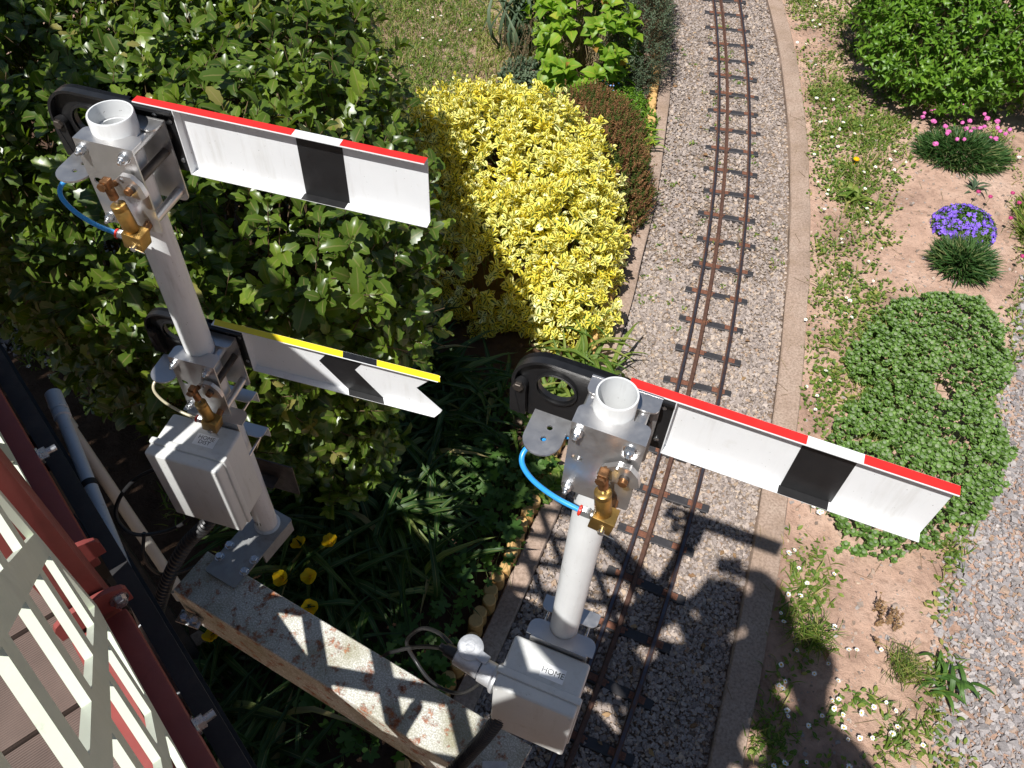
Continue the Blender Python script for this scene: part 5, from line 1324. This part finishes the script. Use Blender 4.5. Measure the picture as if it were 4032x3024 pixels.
stems('flower_stalks', rel(q, tft), rel(e, tft), 0.0013, 'green_stem', tft)
# ---------------------------------------------------------------- weeds, grass and daisies on the ground
def noise2(x, y, f, seed): return smooth_noise(np.stack([x, y, x * 0], 1), f, seed)
r = np.random.default_rng(301)
# weedy strip along the right kerb
def weed_density(x, y):
    s = side_of(kerb_in, x, y) - 0.12; n = noise2(x, y, 4.5, 302) * 0.5 + 0.5; n2 = noise2(x, y, 11, 303) * 0.5 + 0.5
    far = np.clip((y - 2.0) / 0.6, 0, 1)
    strip = np.clip((s + 0.02) / 0.10, 0, 1) * np.clip((0.62 + 0.25 * (n - 0.5) + 0.10 * np.clip(y - 4.5, 0, 2) - s) / 0.16, 0, 1)
    a = strip * far * np.clip(0.30 + 1.3 * (n - 0.32) + 0.8 * (n2 - 0.5), 0, 1)
    near = np.clip((1.85 - y) / 0.2, 0, 1) * np.clip((s + 0.02) / 0.05, 0, 1) * np.clip((0.20 + 0.20 * n + 0.55 * np.clip((1.20 - y) / 0.25, 0, 1) - s) / 0.08, 0, 1) * np.clip(0.15 + 1.5 * (n2 - 0.38), 0, 1)
    rightedge = np.exp(-((side_of(path_edge, x, y) + 0.10) / 0.06) ** 2) * np.clip(n2 * 1.4 - 0.35, 0, 1) * 0.75
    return np.clip(np.maximum(np.maximum(a, near), rightedge), 0, 1)
def pick(n, x0, x1, y0, y1, dens, seed):
    q = np.random.default_rng(seed); x = q.uniform(x0, x1, n); y = q.uniform(y0, y1, n); k = q.random(n) < dens(x, y); return x[k], y[k]
x, y = pick(92000, 0.85, 3.3, 0.5, 7.2, weed_density, 304); M = len(x); a = r.random(M) * 6.28
D = np.stack([np.cos(a), np.sin(a), r.uniform(0.0, 0.7, M)], 1); N = up_n(M) + r.normal(0, 0.25, (M, 3))
tag(scatter('weed_leaves', SMALL + OV[:1], np.stack([x, y, ground_z(x, y) + r.uniform(0.002, 0.022, M)], 1), D, N, r.uniform(0.014, 0.034, M), 'weed_leaf'), 'low green weeds and clover growing between kerb and bare soil', 'weeds')
x, y = pick(125000, 0.85, 3.3, 0.5, 7.2, lambda x, y: weed_density(x, y) * np.clip(0.25 + noise2(x, y, 6, 305), 0, 1) * 0.9, 306); M = len(x); a = r.random(M) * 6.28
D = np.stack([np.cos(a), np.sin(a), r.uniform(0.35, 1.5, M)], 1)
tag(scatter('grass_tufts', BLADE, np.stack([x, y, ground_z(x, y)], 1), D, up_n(M) + r.normal(0, 0.3, (M, 3)), r.uniform(0.03, 0.085, M), 'grass_blade'), 'thin grass blades among the weeds beside the kerb', 'grass')
# lawn at the back left
def lawn_d(x, y): return np.clip((-0.36 - x + 0.12 * noise2(x, y, 5, 311)) / 0.08, 0, 1) * np.clip((y - 4.35) / 0.2, 0, 1)
x, y = pick(42000, -2.2, -0.25, 4.2, 7.4, lawn_d, 312); M = len(x); a = r.random(M) * 6.28
D = np.stack([np.cos(a), np.sin(a), r.uniform(0.5, 1.6, M)], 1)
tag(scatter('lawn_grass', BLADE, np.stack([x, y, ground_z(x, y)], 1), D, up_n(M) + r.normal(0, 0.3, (M, 3)), r.uniform(0.03, 0.075, M), 'grass_blade'), 'sunlit short lawn behind the hedge and golden shrub', 'lawn')
x, y = pick(9000, -2.2, -0.25, 4.2, 7.4, lambda x, y: lawn_d(x, y) * np.clip(0.4 + noise2(x, y, 4, 313), 0, 1), 314); M = len(x); a = r.random(M) * 6.28
tag(scatter('clover', SMALL, np.stack([x, y, ground_z(x, y) + 0.015], 1), np.stack([np.cos(a), np.sin(a), r.uniform(0, 0.5, M)], 1), up_n(M), r.uniform(0.02, 0.035, M), 'weed_leaf'), 'clover leaves in the sunlit lawn', 'clover')
# dry bits lying about
x = r.uniform(0.5, 2.6, 420); y = r.uniform(0.6, 6.8, 420); a = r.random(420) * 6.28; L = r.uniform(0.02, 0.10, 420); z = np.maximum(ground_z(x, y), 0.008) + 0.006
on_kerb = (side_of(kerb_in, x, y) > -0.01) & (side_of(kerb_in, x, y) < 0.13); z = np.where(on_kerb, 0.049, z)
tag(stems('dry_straws', np.stack([x, y, z], 1), np.stack([x + L * np.cos(a), y + L * np.sin(a), z + 0.003], 1), 0.0013, 'dry_stem', None), 'dry straw and stalks scattered over ballast and soil', 'straw')
x = r.uniform(0.35, 1.2, 150); y = r.uniform(0.7, 6.8, 150); k = (side_of(kerb_in, x, y) < -0.03) & (side_of(rail_r, x, y) > kerb_left_d + 0.02); x, y = x[k], y[k]; M = len(x); a = r.random(M) * 6.28
foliage('dead_leaf', [(0.0, (0.16, 0.08, 0.04)), (1.0, (0.36, 0.23, 0.12))], 0.7, 0.2, 0.15)
tag(scatter('dead_leaves', OV, np.stack([x, y, np.full(M, 0.020)], 1), np.stack([np.cos(a), np.sin(a), r.normal(0, .2, M)], 1), up_n(M) + r.normal(0, .3, (M, 3)), r.uniform(0.015, 0.04, M), 'dead_leaf'), 'curled brown leaves lying on the ballast', 'dead leaves')
x = r.uniform(0.5, 1.5, 240); y = r.uniform(0.9, 6.8, 240); k = (side_of(kerb_in, x, y) < -0.01) & (side_of(rail_r, x, y) > kerb_left_d + 0.02) & (noise2(x, y, 3, 321) > 0.0); x, y = x[k], y[k]
P = np.repeat(np.stack([x, y, np.full(len(x), 0.012)], 1), 6, 0); P[:, :2] += r.normal(0, 0.01, (len(P), 2)); M = len(P); a = r.random(M) * 6.28
tag(scatter('ballast_weeds', SMALL, P, np.stack([np.cos(a), np.sin(a), r.uniform(.1, 1, M)], 1), up_n(M), r.uniform(0.010, 0.024, M), 'weed_leaf'), 'tiny green seedlings sprouting in the ballast', 'weeds')

# daisies, each one a flower of its own
def daisy_me(seed, R=0.0105):
    q = random.Random(seed); mb = MB(); n = 13
    for k in range(n):
        a = 2 * math.pi * k / n + q.uniform(-.08, .08); u = Vector((math.cos(a), math.sin(a), 0)); w = Vector((-u.y, u.x, 0)); l = R * q.uniform(.85, 1.1); z = q.uniform(0.0005, 0.003)
        vs = [mb.bm.verts.new(p) for p in (u * 0.002 - w * 0.0008, u * l * .75 - w * 0.0019 + Vector((0, 0, z)), u * l + Vector((0, 0, z * 1.2)), u * l * .75 + w * 0.0019 + Vector((0, 0, z)), u * 0.002 + w * 0.0008)]; mb.bm.faces.new(vs)
    nf = len(mb.bm.faces); mb.lathe((0, 0, 0.0002), (0, 0, 1), [(0, 0.0042), (0.0014, 0.0038), (0.0024, 0.0016)], 8); ne = len(mb.bm.faces)
    mb.cyl((0.004, 0.002, -0.062), (0, 0, -0.0002), 0.0010, 0.0008, seg=4)
    for i, f in enumerate(mb.bm.faces): f.material_index = 0 if i < nf else (1 if i < ne else 2)
    return mb.mesh('daisy', ['petal_white', 'daisy_eye', 'daisy_green'], None)
DAISY = [daisy_me(k, 0.0095 + 0.0012 * k) for k in range(4)]
def daisies(pts, label, group):
    for (x, y) in pts:
        o = link('daisy', DAISY[random.randrange(4)]); o.location = (x, y, float(ground_z(np.array([x]), np.array([y]))[0]) + random.uniform(0.035, 0.055)); k = random.uniform(.78, 1.12); o.scale = (k, k, k)
        o.rotation_euler = (random.uniform(-.45, .25), random.uniform(-.35, .35), random.uniform(0, 6)); tag(o, label, 'daisy', group)
daisies([(2.2,6.58),(2.17,6.48),(2.23,6.39),(2.05,6.35),(2.13,6.3),(2.12,6.18),(2.17,6.24),(1.94,5.92),(2.0,5.9),(2.04,5.92),(2.03,5.64),(1.93,5.42),(2.6,6.1),(2.65,6.13),(2.69,6.28),(1.95,5.18),(2.07,5.19),(1.99,5.07),(1.98,5.05),(2.16,5.1),(2.3,5.03),(1.92,4.89),(1.94,4.91),(1.96,4.9),(2.08,4.91),(2.2,4.91),(2.04,4.83),(2.03,4.81),(2.14,4.81),(2.18,4.78),(1.97,4.73),(1.99,4.63),(1.87,4.61),(2.34,4.59),(2.3,4.52),(2.4,4.51),(1.93,4.48),(1.82,4.53),(2.31,4.43),(2.11,4.39),(2.19,4.44),(1.79,4.24),(1.85,4.19),(1.83,4.14),(1.96,4.18),(2.06,4.2),(2.08,4.22),(1.8,4.02),(2.05,4.03),(2.09,4.1),(1.9,3.81),(1.85,3.76),(1.84,3.71),(2.06,3.68),(1.97,3.58),(1.73,3.44),(1.96,3.42),(2.03,3.91)],
        'small white daisy in the weedy strip beyond the succulent patch, beside the kerb', 'daisies in the weedy strip')
daisies([(1.78,3.27),(1.79,3.24),(1.75,3.14),(1.77,3.11),(1.52,3.07),(1.58,3.11),(1.56,2.72),(1.57,2.66),(1.44,2.6),(1.49,2.56),(1.47,2.48),(1.32,2.0),(1.33,1.96),(1.35,1.95),(1.36,1.93),(1.38,1.9),(1.39,1.9)],
        'small white daisy between the kerb and the succulent patch', 'daisies beside the succulent patch')
daisies([(3.16,4.64),(2.98,4.53)], 'lone white daisy on bare soil beside the pink thrift', 'daisies by the thrift')
daisies([(1.22,1.7),(1.25,1.72),(1.25,1.63),(1.4,1.62),(1.27,1.56),(1.35,1.38),(1.39,1.29),(1.42,1.29),(1.52,1.3),(1.24,1.19),(1.3,1.23),(1.33,1.17),(1.12,1.15),(1.09,1.13),(1.1,1.12),(1.11,1.21),(1.18,1.27),(1.11,1.04),(1.11,1.02),(1.18,0.99),(1.24,1.03),(1.29,1.09),(1.32,1.1),(1.29,1.06),(1.32,1.04),(1.31,0.99),(1.32,0.95),(1.37,0.96),(1.39,1.05),(1.45,1.08),(1.5,1.1),(1.53,1.07),(1.52,1.01),(1.49,0.98),(1.41,0.96),(1.07,0.85),(1.03,0.84),(1.15,0.86),(1.3,0.85),(1.6,0.95),(1.14,1.42),(1.15,1.39),(1.24,1.51),(1.18,1.5)],
        'white daisy on the patchy soil where the shadows of the people fall', 'daisies near the shadows of the people')
daisies([(-0.71,5.95),(-0.77,5.94),(-0.59,5.78),(-0.48,5.82),(-0.83,5.68),(-0.81,5.64),(-0.77,5.38),(-0.84,5.26),(-0.68,5.63),(-0.89,6.01)], 'white daisy in the sunlit lawn behind the hedge', 'daisies on the lawn')
daisies([(-2.28,2.48),(-2.24,2.45),(-2.22,2.43),(-2.32,2.43),(-2.19,2.37),(-2.2,2.55),(-2.18,2.56),(-2.18,2.63),(-2.13,2.61),(-2.11,2.65)], 'white daisy in the deep shade under the bridge side of the hedge', 'daisies in the shade')
dd = MB(); dd.lathe((0, 0, 0), (0, 0, 1), [(0, 0.018), (0.006, 0.017), (0.010, 0.008)], 16)
for k in range(18):
    a = k * 0.349; u = Vector((math.cos(a), math.sin(a), 0)); w = Vector((-u.y, u.x, 0)); dd.bm.faces.new([dd.bm.verts.new(p) for p in (u * 0.012 - w * 0.002, u * 0.024 + Vector((0, 0, .002)), u * 0.012 + w * 0.002)])
dd.cyl((0, 0, -0.05), (0, 0, 0), 0.0015, seg=5)
tag(dd.build('dandelion', 'petal_yellow', None, None), 'single yellow dandelion flower in the weedy strip', 'dandelion').location = (2.08, 4.50, 0.085)

# ---------------------------------------------------------------- shaded bed between hedge and log edging
bed = plant('strap_leaf_plants', (-0.1, 1.9, 0.03), 'mass of long arching strap leaves in the shaded bed below the signals', 'plants')
r = np.random.default_rng(331); PP, DD, SS = [], [], []
cl = []
for _ in range(900):
    y = r.uniform(0.35, 2.75); x = r.uniform(-1.05, 0.45)
    if side_of(rail_r, np.array([x]), np.array([y]))[0] < kerb_left_d - 0.34 and poly_sdf(HP, np.array([[x, y]]))[0] > -0.25 and noise2(np.array([x]), np.array([y]), 3.0, 332)[0] > -0.35 and math.hypot(x - 0.0, y - 1.85) > 0.30: cl.append((x, y))
cl = np.array(cl)[:190]
for (x, y) in cl:
    n = r.integers(7, 14); az0 = r.random() * 6.28
    for k in range(n):
        a = az0 + r.normal(0, 1.3); PP.append((x + r.normal(0, .02), y + r.normal(0, .02), 0.03)); DD.append((math.cos(a), math.sin(a), r.uniform(0.25, 1.3))); SS.append(r.uniform(0.22, 0.46))
PP, DD, SS = np.array(PP), np.array(DD), np.array(SS)
leafy(bed, PP, DD, up_n(len(PP)) + r.normal(0, .15, (len(PP), 3)), SS, STRAP, 'strap_leaf', None, 300, np.clip(r.beta(2, 2, len(PP)) + (r.random(len(PP)) < .05) * .5, 0, 1))
def palm_tpl():
    out = [(0, 0.0)]
    for k in range(21):
        a = math.radians(-70 + 320 * k / 20) ; rad = 0.5 * (1.0 if k % 4 == 2 else (0.82 if k % 2 else 0.58)); out.append((rad * math.cos(a), 0.25 + rad * math.sin(a)))
    V = [(0, 0.25, 0.0)] + [(x, y, 0.10 * math.hypot(x, y - .25)) for x, y in out[1:]]; E = [0] + [1] * 21; T = [(0, k, k + 1) for k in range(1, 21)]
    return np.array(V), np.array(E, float), np.array(T)
PALM = [palm_tpl()]
ger = plant('cranesbill', (0.0, 1.9, 0.03), 'lobed green cranesbill leaves spreading beside the log edging in dappled light', 'plant')
r = np.random.default_rng(341); n = 760; x = np.concatenate([r.normal(-0.02, .15, n // 2), r.normal(-0.45, .25, n // 2)]); y = np.concatenate([r.normal(1.88, .24, n // 2), r.normal(1.1, .28, n // 2)]); z = r.uniform(0.06, 0.26, n)
k = (side_of(rail_r, x, y) < kerb_left_d - 0.10); x, y, z = x[k], y[k], z[k]; M = len(x); a = r.random(M) * 6.28; P = np.stack([x, y, z], 1)
leafy(ger, P, np.stack([np.cos(a), np.sin(a), r.normal(0, .25, M)], 1), up_n(M) + r.normal(0, .3, (M, 3)), r.uniform(0.035, 0.075, M), PALM, 'geranium_leaf', None, 250)
stems('stalks', rel(np.stack([x + r.normal(0, .03, M), y + r.normal(0, .03, M), np.full(M, .03)], 1), ger), rel(P, ger), 0.0013, 'green_stem', ger)
# Welsh poppies
def poppy(x, y, z, k, label):
    o = empty('poppy', (x, y, 0.03), 0, label, 'poppy', 'yellow poppies below the beam')
    fm = MB(); q = random.Random(k)
    for j in range(4):
        a = math.pi / 2 * j + q.uniform(-.2, .2); rs = []
        for t in (0.0, 0.2, 0.4, 0.6, 0.8, 1.0):
            w = {0.0: 0.2, 0.2: 0.55, 0.4: 0.82, 0.6: 0.97, 0.8: 0.92, 1.0: 0.55}[t] * 0.024; d = 0.003 + 0.024 * t ** 1.3; h = 0.026 * t ** 0.75 + q.uniform(-.0012, .0012)
            rs.append([Vector((d * math.cos(a) - s * w * math.sin(a), d * math.sin(a) + s * w * math.cos(a), h + abs(s) * 0.006)) for s in (-1, -.66, -.33, 0, .33, .66, 1)])
        vr = [[fm.bm.verts.new(p) for p in rr] for rr in rs]
        for i in range(5):
            for m_ in range(6): fm.bm.faces.new((vr[i][m_], vr[i][m_ + 1], vr[i + 1][m_ + 1], vr[i + 1][m_]))
    f = fm.build('petals', 'petal_yellow', o, 60); f.location = (0, 0, z - 0.03); f.rotation_euler = (q.uniform(-.4, .1), q.uniform(-.4, .4), q.uniform(0, 6))
    MB().lathe((0, 0, 0.002), (0, 0, 1), [(0, 0.004), (0.008, 0.005), (0.011, 0.002)], 10).build('flower_centre', 'daisy_eye', f, 60)
    MB().tube([(0, 0, 0), (0.004, -0.004, (z - .03) * .5), (0, 0, z - .03)], 0.0016, 5, 4).build('stem', 'daisy_green', o, 60)
for k, (x, y, z, lb) in enumerate([(-0.75, 1.43, .35, 'half-shut yellow poppy by the foot plate of the two-armed signal'), (-0.64, 1.45, .35, 'yellow poppy standing farthest out from the foot of the two-armed signal'), (-0.79, 1.30, .35, 'large open yellow poppy close against the bolted end of the beam'), (-0.69, 1.31, .35, 'open yellow poppy between its neighbours beside the beam'), (-0.67, 1.19, .35, 'yellow poppy half hidden by the edge of the rusty beam'), (-0.98, 1.05, .35, 'yellow poppy on the bridge side of the beam, below the conduit')]): poppy(x, y, z, k, lb)
# dark grey slab on the ground under the bridge side of the beam
sb = MB(); sb.box((0, 0, 0.03), (0.16, 0.20, 0.07), None, 0.006); o = sb.build('concrete_block', 'concrete', None, 30); o.location = (-1.10, 1.08, 0.03); o.rotation_euler = (0, 0, math.radians(40)); tag(o, 'plain concrete block lying in shade below the end of the beam', 'block')
bk = MB(); bk.box((0, 0, 0.02), (0.19, 0.09, 0.06), None, 0.005); o = bk.build('brick', 'concrete', None, 30); o.location = (0.09, 2.32, 0.03); o.rotation_euler = (0, 0.05, 0.15); tag(o, 'weathered brick half buried among strap leaves', 'brick')
# strap-leaved clumps and small plants behind the heather
def clump(name, c, n, L, label, cat, seed, mat='strap_leaf', up=(0.8, 1.8), spread=0.06, wid=1.0, group=None):
    o = plant(name, (c[0], c[1], 0.03), label, cat, group); r = np.random.default_rng(seed); a = r.random(n) * 6.28
    P = np.stack([c[0] + r.normal(0, spread, n), c[1] + r.normal(0, spread, n), np.full(n, .03)], 1); D = np.stack([np.cos(a), np.sin(a), r.uniform(*up, n)], 1); S = L * r.uniform(.7, 1.2, n)
    leafy(o, P, D, up_n(n) + r.normal(0, .2, (n, 3)), S, [(t[0] * np.array([wid, 1, 1]), t[1], t[2]) for t in STRAP[:2]], mat, None, min(n, 300)); return o
clump('iris', (-0.08, 5.65), 70, 0.42, 'upright grey-green iris leaves behind the golden shrub', 'iris', 351, 'hebe_leaf', (1.6, 3.5), 0.10)
clump('day_lily', (0.34, 4.93), 46, 0.20, 'pale green arching day lily clump between heather and hydrangea', 'plant', 352, 'hydrangea_leaf', (0.5, 1.2), 0.05, 1.3)
clump('day_lily', (0.70, 4.55), 34, 0.18, 'pale arching leaf clump against the log edging behind the heather', 'plant', 353, 'hydrangea_leaf', (0.4, 1.1), 0.04, 1.3)
clump('day_lily', (0.33, 2.62), 60, 0.30, 'sunlit arching strap leaves at the foot of the golden shrub', 'plant', 354, 'weed_leaf', (0.4, 1.2), 0.07, 1.0)
clump('day_lily', (0.20, 2.30), 60, 0.30, 'yellow-green strap leaves seen through the eye of the single-armed signal', 'plant', 355, 'weed_leaf', (0.35, 1.0), 0.08, 1.0)
def mound(name, spec, n, size, mat, label, cat, seed, tpl=None, per=6, count=200, L=0.03):
    o = plant(name, (spec[0][0][0], spec[0][0][1], 0.03), label, cat); f0 = ellipsoids(spec, .06); f = lambda P: f0(P) + 0.02 * smooth_noise(P, 12, seed)
    lo = np.min([np.array(c) - np.array(q) for c, q in spec], 0) - .05; hi = np.max([np.array(c) + np.array(q) for c, q in spec], 0) + .05; lo[2] = .03
    P, N, F = sample_shell(f, lo, hi, n, .07, 1.0, seed); r = np.random.default_rng(seed); T = norm(N * .5 + UP * .8 + r.normal(0, .3, P.shape))
    p, d, nn, s, ident = shoots(P, T, L, per, size, (0.0, .9), seed); leafy(o, p, d, nn, s, tpl or OV, mat, None, count); return o
mound('stonecrop', [((-0.05, 5.18, .04), (.17, .22, .15))], 150, .042, 'hebe_leaf', 'pale blue-green stonecrop rosettes with dry stalks behind the golden shrub', 'plant', 361, None, 6, 150)
mound('geranium', [((-0.22, 4.72, .03), (.24, .22, .10)), ((0.05, 4.85, .03), (.16, .15, .09))], 120, .055, 'geranium_leaf', 'low lobed green geranium leaves between the lawn and golden shrub', 'plant', 362, PALM, 3, 120)
mound('ground_cover', [((0.64, 4.78, .03), (.18, .32, .13)), ((0.56, 5.0, .03), (.2, .18, .12))], 420, .034, 'bush_leaf', 'low fresh green leafy ground cover against the log edging', 'ground cover', 363, OV, 6, 250)
mound('seedling_clump', [((0.14, 1.98, .02), (.09, .12, .09))], 26, .075, 'weed_leaf', 'broad light green leaf rosettes beside the logs below the stop tab', 'plant', 364, OV, 6, 100)
r = np.random.default_rng(371); q = np.stack([r.normal(-0.08, .10, 34), r.normal(5.25, .12, 34), np.full(34, .05)], 1); e = q + np.stack([r.normal(.03, .06, 34), r.normal(-.06, .05, 34), r.uniform(.25, .42, 34)], 1)
ds = plant('dry_flower_stalks', (-0.08, 5.25, 0.03), 'last year\'s dry brown flower stalks standing behind the golden shrub', 'dry stalks'); stems('stalks', rel(q, ds), rel(e, ds), .0022, 'dry_stem', ds, None)
M = 900; ii = r.integers(0, 12, M); P = e[ii] + r.normal(0, .016, (M, 3)) * np.array([1.3, 1.3, .5]); scatter('seed_heads', SMALL, rel(P, ds), r.normal(0, 1, (M, 3)), up_n(M) + r.normal(0, .6, (M, 3)), .010, 'twig', ds)
fg = plant('forget_me_not', (0.47, 4.97, 0.03), 'sprinkle of tiny pale blue forget-me-not flowers in the ground cover', 'flowers')
for k in range(16):
    f = MB(); f.plate(circ(0, 0, .006, 8), [], (0, 0, 0), (1, 0, 0), (0, 1, 0), .001); f = f.build('flower', 'petal_blue', fg, None); f.location = (random.gauss(0, .05), random.gauss(0, .035), random.uniform(.13, .2)); f.rotation_euler = (random.uniform(-.5, .3), random.uniform(-.4, .4), 0)
    link('flower_stem', stem_me, f)
# magenta thrift at the right edge
mg = plant('magenta_thrift', (2.95, 3.95, 0.03), 'scattered dark magenta thrift heads in dry grass by the violet bellflowers', 'flowers'); tuft(mg, (3.16, 3.85, 0.03), (.22, .40), .02, 1100, .10, 'grass_blade', 381)
pmm = pom.copy(); pmm.materials.clear(); pmm.materials.append(MATS['petal_magenta'])
for (x, y) in [(2.72, 4.16), (2.78, 4.12), (2.93, 4.17), (2.94, 4.08), (2.84, 3.93), (2.92, 3.86), (2.80, 3.6), (2.98, 3.98)]:
    o = link('flower_head', pmm, mg); o.location = (x - 2.95, y - 3.95, .12); o.scale = (.8, .8, .8); link('flower_stem', stem_me, o)
# single plants on the bare soil
clump('plantain', (1.76, 1.20), 24, 0.095, 'flat rosette of long green leaves at the edge of the gravel path', 'plant', 391, 'geranium_leaf', (0.02, 0.25), 0.045, 2.4)
clump('dandelion_leaves', (2.02, 4.15), 18, 0.12, 'flat toothed leaf rosette in the weedy strip', 'plant', 392, 'weed_leaf', (0.1, .4), .02, 3.2)
clump('silver_seedling', (2.78, 4.30), 9, 0.10, 'small silvery grey seedling alone on bare soil', 'plant', 393, 'hebe_leaf', (.3, 1.0), .008, 3.0)
clump('grass_clump', (1.60, 1.23), 150, 0.10, 'fine yellow-green grass clump on the bare soil', 'grass', 394, 'grass_blade', (.6, 2.0), .035, .5)
clump('grass_clump', (1.24, 1.33), 120, 0.13, 'dark grass clump at the edge of the shadow across the soil', 'grass', 395, 'grass_blade', (.6, 2.0), .03, .5)
sr_ = plant('red_seedlings', (1.56, 1.43, 0.03), 'sparse upright reddish-yellow seedlings on bare soil', 'plant'); r = np.random.default_rng(396); q = np.stack([1.56 + r.normal(0, .045, 14), 1.43 + r.normal(0, .04, 14), np.full(14, .03)], 1); e = q + np.stack([r.normal(0.01, .015, 14), r.normal(.02, .015, 14), r.uniform(.05, .09, 14)], 1)
stems('stalks', rel(q, sr_), rel(e, sr_), .0016, 'dry_stem', sr_, None); t = r.random((260, 1)); ii = r.integers(0, 14, 260); P = q[ii] + (e[ii] - q[ii]) * t; a = r.random(260) * 6.28
scatter('leaves', SMALL, rel(P, sr_), np.stack([np.cos(a), np.sin(a), np.full(260, .4)], 1), up_n(260), .012, 'dead_leaf', sr_)
# gravel and weeds in the shade at the far left
r = np.random.default_rng(401); q = np.stack([r.uniform(-3.2, -2.1, 3000), r.uniform(2.5, 3.4, 3000)], 1); sz = np.clip(r.lognormal(-4.0, .3, 3000), .008, .04)
stones('shade_gravel', q, ground_z(q[:, 0], q[:, 1]) + sz * .2, sz, 'path_stone', None, 402, 'grey gravel in deep shade beside the hedge', 'gravel')
x = r.uniform(-2.6, -1.0, 5000); y = r.uniform(1.2, 2.8, 5000); k = noise2(x, y, 3, 403) > 0.0; x, y = x[k], y[k]; M = len(x); a = r.random(M) * 6.28
tag(scatter('shade_grass', BLADE, np.stack([x, y, np.full(M, .03)], 1), np.stack([np.cos(a), np.sin(a), r.uniform(.4, 1.4, M)], 1), up_n(M), r.uniform(.04, .1, M), 'grass_blade'), 'thin grass in deep shade below the bridge', 'grass')

fl_ = array_mesh('fallen_leaf', OV[0][0] * 0.06, OV[0][2], 'dead_leaf', np.full(len(OV[0][0]), 0.1), OV[0][1]); o = link('fallen_leaf', fl_); o.location = (1.29, 1.24, 0.055); o.rotation_euler = (0.5, 0.3, 0.2); tag(o, 'curled reddish-brown fallen leaf at the edge of the shadow', 'leaf')

r = np.random.default_rng(501); x = r.uniform(-0.42, 0.15, 5200); y = r.uniform(4.45, 6.6, 5200); k = noise2(x, y, 5, 502) > -0.25; x, y = x[k], y[k]; M = len(x); a = r.random(M) * 6.28
tag(scatter('rough_grass', BLADE, np.stack([x, y, ground_z(x, y)], 1), np.stack([np.cos(a), np.sin(a), r.uniform(.2, 1.4, M)], 1), up_n(M) + r.normal(0, .3, (M, 3)), r.uniform(.03, .09, M), 'grass_blade', rnd=np.clip(r.normal(.75, .25, M), 0, 1)), 'dry rough grass along the edge of the lawn', 'grass')
